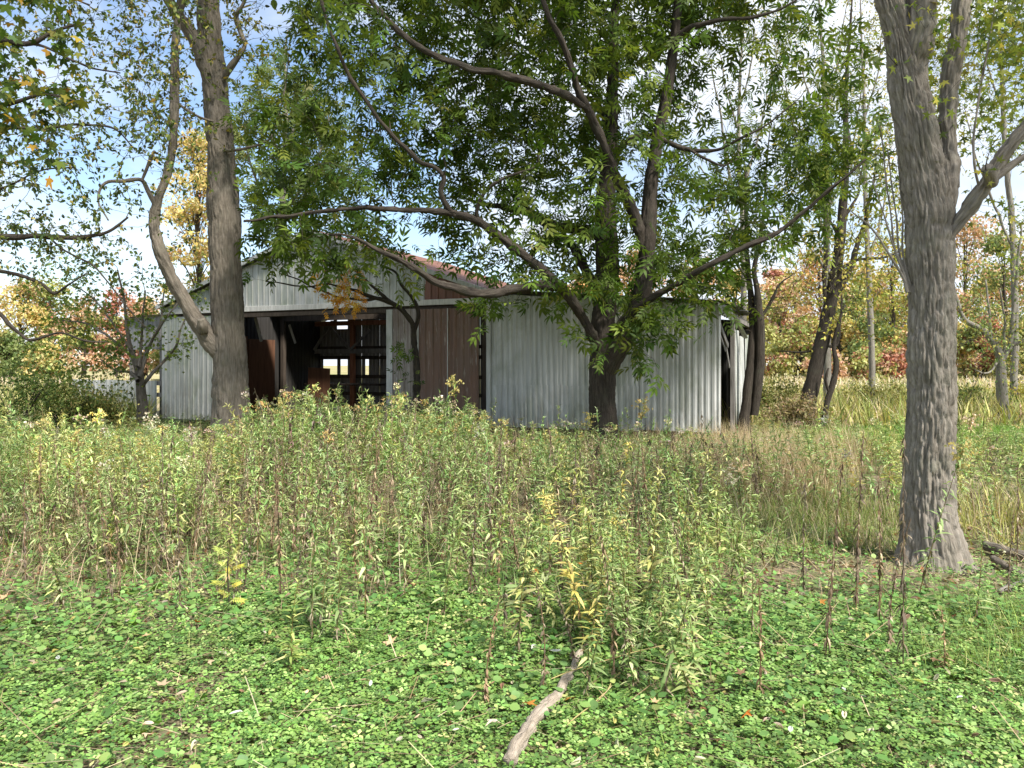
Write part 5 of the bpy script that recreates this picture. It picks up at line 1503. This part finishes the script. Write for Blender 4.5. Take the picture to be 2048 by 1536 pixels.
scatter(mb, v, [np.array([(0, 1, 2, 3)])], R, np.stack([x, y, gz(x, y) + 0.07 + 0.04 * rng.random(700)], -1), S, palette(700, TAN + [(0.15, 0.11, 0.08)], 0.2))
tag(mb.build('leaf_litter', M['weed'], smooth=False), 'brown leaf litter and straw lying between the clover plants', 'leaf litter', kind='stuff')

# ------------------------------------------------------------------ fallen leaves, broad leaves, sticks
def ground_at(px, py):
    Y = EYE * FPX / (py - HOR)
    return (px - 1024) / FPX * Y, Y

FL = {'tan': [(0.52, 0.38, 0.25), (0.46, 0.32, 0.20)], 'orange': [(0.52, 0.22, 0.05), (0.46, 0.17, 0.04)], 'brown': [(0.28, 0.17, 0.10), (0.33, 0.20, 0.12)], 'pale': [(0.55, 0.46, 0.36), (0.50, 0.41, 0.30)], 'white': [(0.66, 0.65, 0.61), (0.60, 0.59, 0.55)]}
def fallen(px, py, size, hue, label, shape='maple', group=None, z=0.10):
    x, y = ground_at(px, py)
    tv, tf = t_maple(0.45) if shape == 'maple' else t_oval(0.24, 0.2)
    tv = tv.copy()
    cu = rng.uniform(0.2, 0.6)
    tv[:, 2] += cu * tv[:, 0] ** 2 * rng.choice([-1, 1]) + 0.25 * (tv[:, 1] - 0.4) ** 2
    c = np.array(FL[hue][rng.integers(0, 2)])
    V = np.vstack([tv, tv - np.array([0, 0, 0.012])]) * size * 0.72
    n = len(tv)
    m_ = MB().add(V, [tf[0], tf[0][:, ::-1] + n], c * (0.85 + 0.3 * rng.random((2 * n, 1))))
    o = m_.build('fallen_leaf', M['dry'], smooth=False)
    o.location = (x, y, float(gz(x, y)) + z)
    o.rotation_euler = (rng.normal(0, 0.35), rng.normal(0, 0.35), rng.random() * 6.28)
    return tag(o, label, 'leaf', group)
GLF = 'fallen leaves on the clover and litter'
for px, py, s_, hue, lb in [(323, 1405, 0.075, 'tan', 'curled tan maple leaf in the clover at lower left'), (602, 1372, 0.075, 'tan', 'pale orange maple leaf flat on the clover below the yellow seedling'),
                            (615, 1205, 0.085, 'pale', 'large pale leaf at the weed edge beside the yellow seedling'), (1622, 1215, 0.11, 'pale', 'big pale curled leaf among stalks left of the thick trunk'),
                            (780, 1322, 0.085, 'pale', 'ragged pale leaf lying on clover left of centre'), (985, 1492, 0.085, 'pale', 'beige curled leaf at bottom beside the fallen branch'),
                            (1052, 1455, 0.09, 'orange', 'bright orange leaf against the lower end of fallen branch'), (1146, 1442, 0.06, 'orange', 'small orange leaf right of the fallen branch'),
                            (1070, 1172, 0.07, 'orange', 'orange leaf caught upright among the stalk feet'), (1155, 1160, 0.06, 'orange', 'orange brown leaf behind the bushy green stalk'),
                            (1225, 1240, 0.06, 'orange', 'orange leaf beside the thin pale stick'), (935, 1276, 0.06, 'tan', 'two-toned tan leaf resting on clover near centre'),
                            (480, 1236, 0.06, 'orange', 'orange leaf at foot of the yellow seedling'), (390, 1273, 0.05, 'orange', 'small orange leaf in clover left of the yellow seedling'),
                            (1495, 1475, 0.07, 'orange', 'orange and pale leaf in clover at lower right of centre'), (1865, 1368, 0.06, 'brown', 'reddish brown leaf in clover at the right'),
                            (345, 1215, 0.06, 'brown', 'brown leaf at the weed edge on the left'), (80, 1338, 0.08, 'tan', 'long tan leaf in the clover at far left'), (10, 1225, 0.07, 'tan', 'tan leaf at left edge by the weeds'),
                            (290, 1305, 0.05, 'tan', 'small tan leaf beside bare litter at left'), (288, 1512, 0.05, 'tan', 'tan leaf near bottom left of the clover'), (1640, 1238, 0.06, 'orange', 'rust coloured leaf under the big pale curled leaf'),
                            (1485, 1400, 0.06, 'brown', 'dark brown leaf sunk in the clover under green stalks'), (1440, 1130, 0.07, 'tan', 'tan leaf on the bare litter patch'), (570, 1285, 0.04, 'brown', 'small rusty leaf on dark clover')]:
    fallen(px, py, s_, hue, lb)
for px, py, s_, lb in [(458, 1468, 0.08, 'white curled leaf bottom side up near lower left'), (120, 1352, 0.06, 'white leaf underside in clover at far left'), (740, 1415, 0.05, 'narrow white leaf on clover left of the fallen branch'),
                       (1073, 1335, 0.09, 'long white leaf hanging on the dead stalk by fallen branch'), (1100, 1345, 0.09, 'white drooping leaf, right one of the pair by fallen branch'), (1685, 1428, 0.05, 'small white leaf in right clover'),
                       (1712, 1445, 0.07, 'torn white leaf in right clover'), (1925, 1447, 0.05, 'white leaf scrap in clover at far right'), (1580, 1520, 0.06, 'white dead leaf at bottom edge right of centre'), (905, 1515, 0.05, 'white curled leaf at the bottom edge near centre')]:
    fallen(px, py, s_, 'white', lb, 'oval')
for k in range(40):
    px, py = rng.uniform(0, 2040), 1160 + 370 * rng.random() ** 1.4
    fallen(px, py, rng.uniform(0.03, 0.055), ['tan', 'brown', 'tan', 'pale'][k % 4], 'small dry leaf scattered over the clover', 'oval' if k % 2 else 'maple', GLF, 0.09)

def dock(px, py, n_, L, label, tint=1.0):
    x, y = ground_at(px, py)
    o = thing('dock_plant', label, 'plant', (x, y, float(gz(x, y))))
    tv, tf = t_oval(0.27, 0.25)
    for k_ in range(n_):
        a0 = 2 * pi * k_ / n_ + rng.normal(0, 0.4)
        el = rng.uniform(0.35, 1.0)
        Dv = np.array([[cos(a0) * cos(el), sin(a0) * cos(el), sin(el)]])
        Nn = np.array([[-cos(a0) * sin(el), -sin(a0) * sin(el), cos(el)]])
        m_ = MB()
        scatter(m_, tv, tf, frames(Dv, Nn), Dv * 0.03, np.array([L * rng.uniform(0.7, 1.2)]), palette(1, [(0.20, 0.33, 0.06), (0.26, 0.38, 0.09), (0.15, 0.27, 0.05)], 0.1) * tint)
        tube(m_, np.array([(0, 0, 0), (Dv[0] * 0.035)]), 0.002, 4, (0.2, 0.28, 0.06))
        m_.build('leaf', M['clover'], o)
for a_ in [(290, 1190, 4, 0.13, 'broad upright green leaves at the weed edge on the left'), (255, 1262, 3, 0.11, 'wide pale green leaf plant in the left clover'), (95, 1300, 3, 0.11, 'broad leaf pair in clover near the left edge'),
           (150, 1308, 3, 0.10, 'second broad leaf pair in left clover, right of the first'), (50, 1255, 4, 0.09, 'leafy green rosette at the left edge'), (370, 1415, 4, 0.11, 'broad heart-leaved plant in lower left clover'),
           (300, 1465, 4, 0.10, 'pale broad-leaved plant by the bottom left clover'), (610, 1480, 3, 0.07, 'small upright broad leaf plant at the bottom left of centre'), (1385, 1275, 5, 0.09, 'light green rosette under the stalks right of centre'),
           (1500, 1455, 3, 0.11, 'pair of tall oval leaves in the clover right of centre'), (1570, 1460, 3, 0.11, 'single tall oval leaf plant right of centre'), (1690, 1465, 4, 0.10, 'yellow-green broad leaves in right clover'),
           (1555, 1520, 4, 0.10, 'broad leaves at the bottom edge right of centre'), (620, 1208, 4, 0.10, 'small upright rosette by the large pale leaf'), (1065, 1265, 6, 0.08, 'spiky light green rosette in the centre clover'),
           (520, 1525, 4, 0.09, 'broad leaf plant at the very bottom left of centre'), (860, 1420, 3, 0.08, 'thin upright leaf plant in the front clover')]:
    dock(*a_)

# yellow seedling with feathery leaves
x, y = ground_at(458, 1228)
sd = thing('seedling', 'bright yellow feathery-leaved seedling at the front of the weeds', 'seedling', (x, y, 0))
m_ = MB()
tube(m_, np.array([(0, 0, 0), (0.0, 0, 0.12), (-0.01, 0, 0.26), (-0.005, 0, 0.40)]), np.array([0.006, 0.005, 0.004, 0.003]), 6)
m_.build('stem', M['bark_ash'], sd)
cv, cf = t_compound(5, 0.075, 0.36)
for k_ in range(13):
    a0, z0 = k_ * 2.4, 0.10 + 0.023 * k_
    dv = np.array([[cos(a0), 0.7 * sin(a0) - 0.2, 0.25 + 0.05 * k_ - 0.3 * rng.random()]])
    m_ = MB()
    scatter(m_, cv, cf, frames(dv, np.array([[rng.normal(0, 0.3), -0.55, 0.8]])), np.array([[0, 0, z0]]), np.array([0.06 + 0.035 * rng.random()]), palette(1, [(0.50, 0.50, 0.09), (0.55, 0.47, 0.08), (0.40, 0.45, 0.10)], 0.15))
    m_.build('leaf', M['weed'], sd, smooth=False)

def stick(pts, label, bark='bark_left', name='fallen_branch', sides=14, lift=0.0, step=0.03):
    if name == 'dry_straw':
        bark = 'weed'
    q = []
    for px, py, w in pts:
        x, y = ground_at(px, py)
        r = w * 0.5 / FPX * y
        q.append((x, y, float(gz(x, y)) + r * 0.6 + 0.035 + lift, r))
    r = catmull(np.array(q), step)
    m_ = MB()
    pts_ = r[:, :3].copy()
    o0 = pts_[0].copy()
    pts_[:, 0] += (vnoise(pts_[:, 1] * 7, 0, 4) - 0.5) * 0.03
    r[:, 3] *= 0.85 + 0.35 * vnoise(np.arange(len(r)) * 0.35, q[0][0], 3)
    tube(m_, pts_ - o0, r[:, 3] * (0.9 if sides > 6 else 0.55), sides, (0.46, 0.38, 0.17), disp=rough_bark(0.004, 40, 8, q[0][0]) if sides > 6 else None)
    k_ = m_.n - 1
    m_.add((pts_[0] - o0)[None], [], None)
    m_.f.append(np.array([((j + 1) % sides, j, m_.n - 1) for j in range(sides)]))
    o = m_.build(name, M[bark])
    o.location = o0
    return tag(o, label, 'branch')
stick([(1015, 1575, 30), (1034, 1532, 31), (1060, 1492, 28), (1090, 1452, 30), (1112, 1422, 22), (1142, 1385, 20), (1158, 1345, 16), (1190, 1312, 8)], 'thick fallen branch with pale bark lying in the front clover', 'bark_fallen', sides=24, step=0.012, lift=0.03)
stick([(965, 1448, 14), (1000, 1425, 12), (1018, 1398, 8)], 'short dead stick beside the thick fallen branch')
stick([(1005, 1165, 8), (1040, 1190, 8), (1075, 1208, 7)], 'thin pale stick under the withered stalks in the centre', 'bark_pale', sides=8)
stick([(1175, 1255, 9), (1200, 1240, 9), (1225, 1222, 7)], 'short pale stick behind the thick fallen branch', 'bark_pale', sides=8)
stick([(1490, 1165, 5), (1545, 1190, 5), (1590, 1225, 5), (1630, 1256, 3)], 'long thin twig leaning across the clover left of thick trunk', 'bark_ash', sides=6, lift=0.03)
stick([(1970, 1098, 22), (2010, 1110, 22), (2048, 1118, 22), (2110, 1125, 20)], 'dark log end lying right of the flared root', 'bark_left')
stick([(1985, 1120, 14), (2015, 1140, 16), (2045, 1155, 17), (2090, 1180, 16)], 'grey branch crossing in front of the dark log')
stick([(2000, 1190, 10), (2025, 1178, 13), (2055, 1168, 14), (2100, 1160, 12)], 'pale broken branch lowest by the right edge', 'bark_pale')
stick([(1745, 1328, 9), (1762, 1338, 9), (1768, 1355, 8), (1765, 1366, 6)], 'small curved dark stick sticking out of right clover', 'bark_ash', sides=8)
stick([(1128, 1502, 5), (1170, 1462, 5), (1210, 1420, 5), (1250, 1375, 4)], 'straight pale stem right of the thick fallen branch', 'bark_pale', 'dry_straw', 6, 0.05)
stick([(1100, 1412, 4), (1180, 1385, 4), (1260, 1362, 4), (1330, 1345, 3)], 'long straw crossing over the thick fallen branch', 'bark_pale', 'dry_straw', 6, 0.09)
print('tris', sum(len(m.loop_triangles) if m.calc_loop_triangles() is None else 0 for m in bpy.data.meshes), 'objects', len(bpy.data.objects))
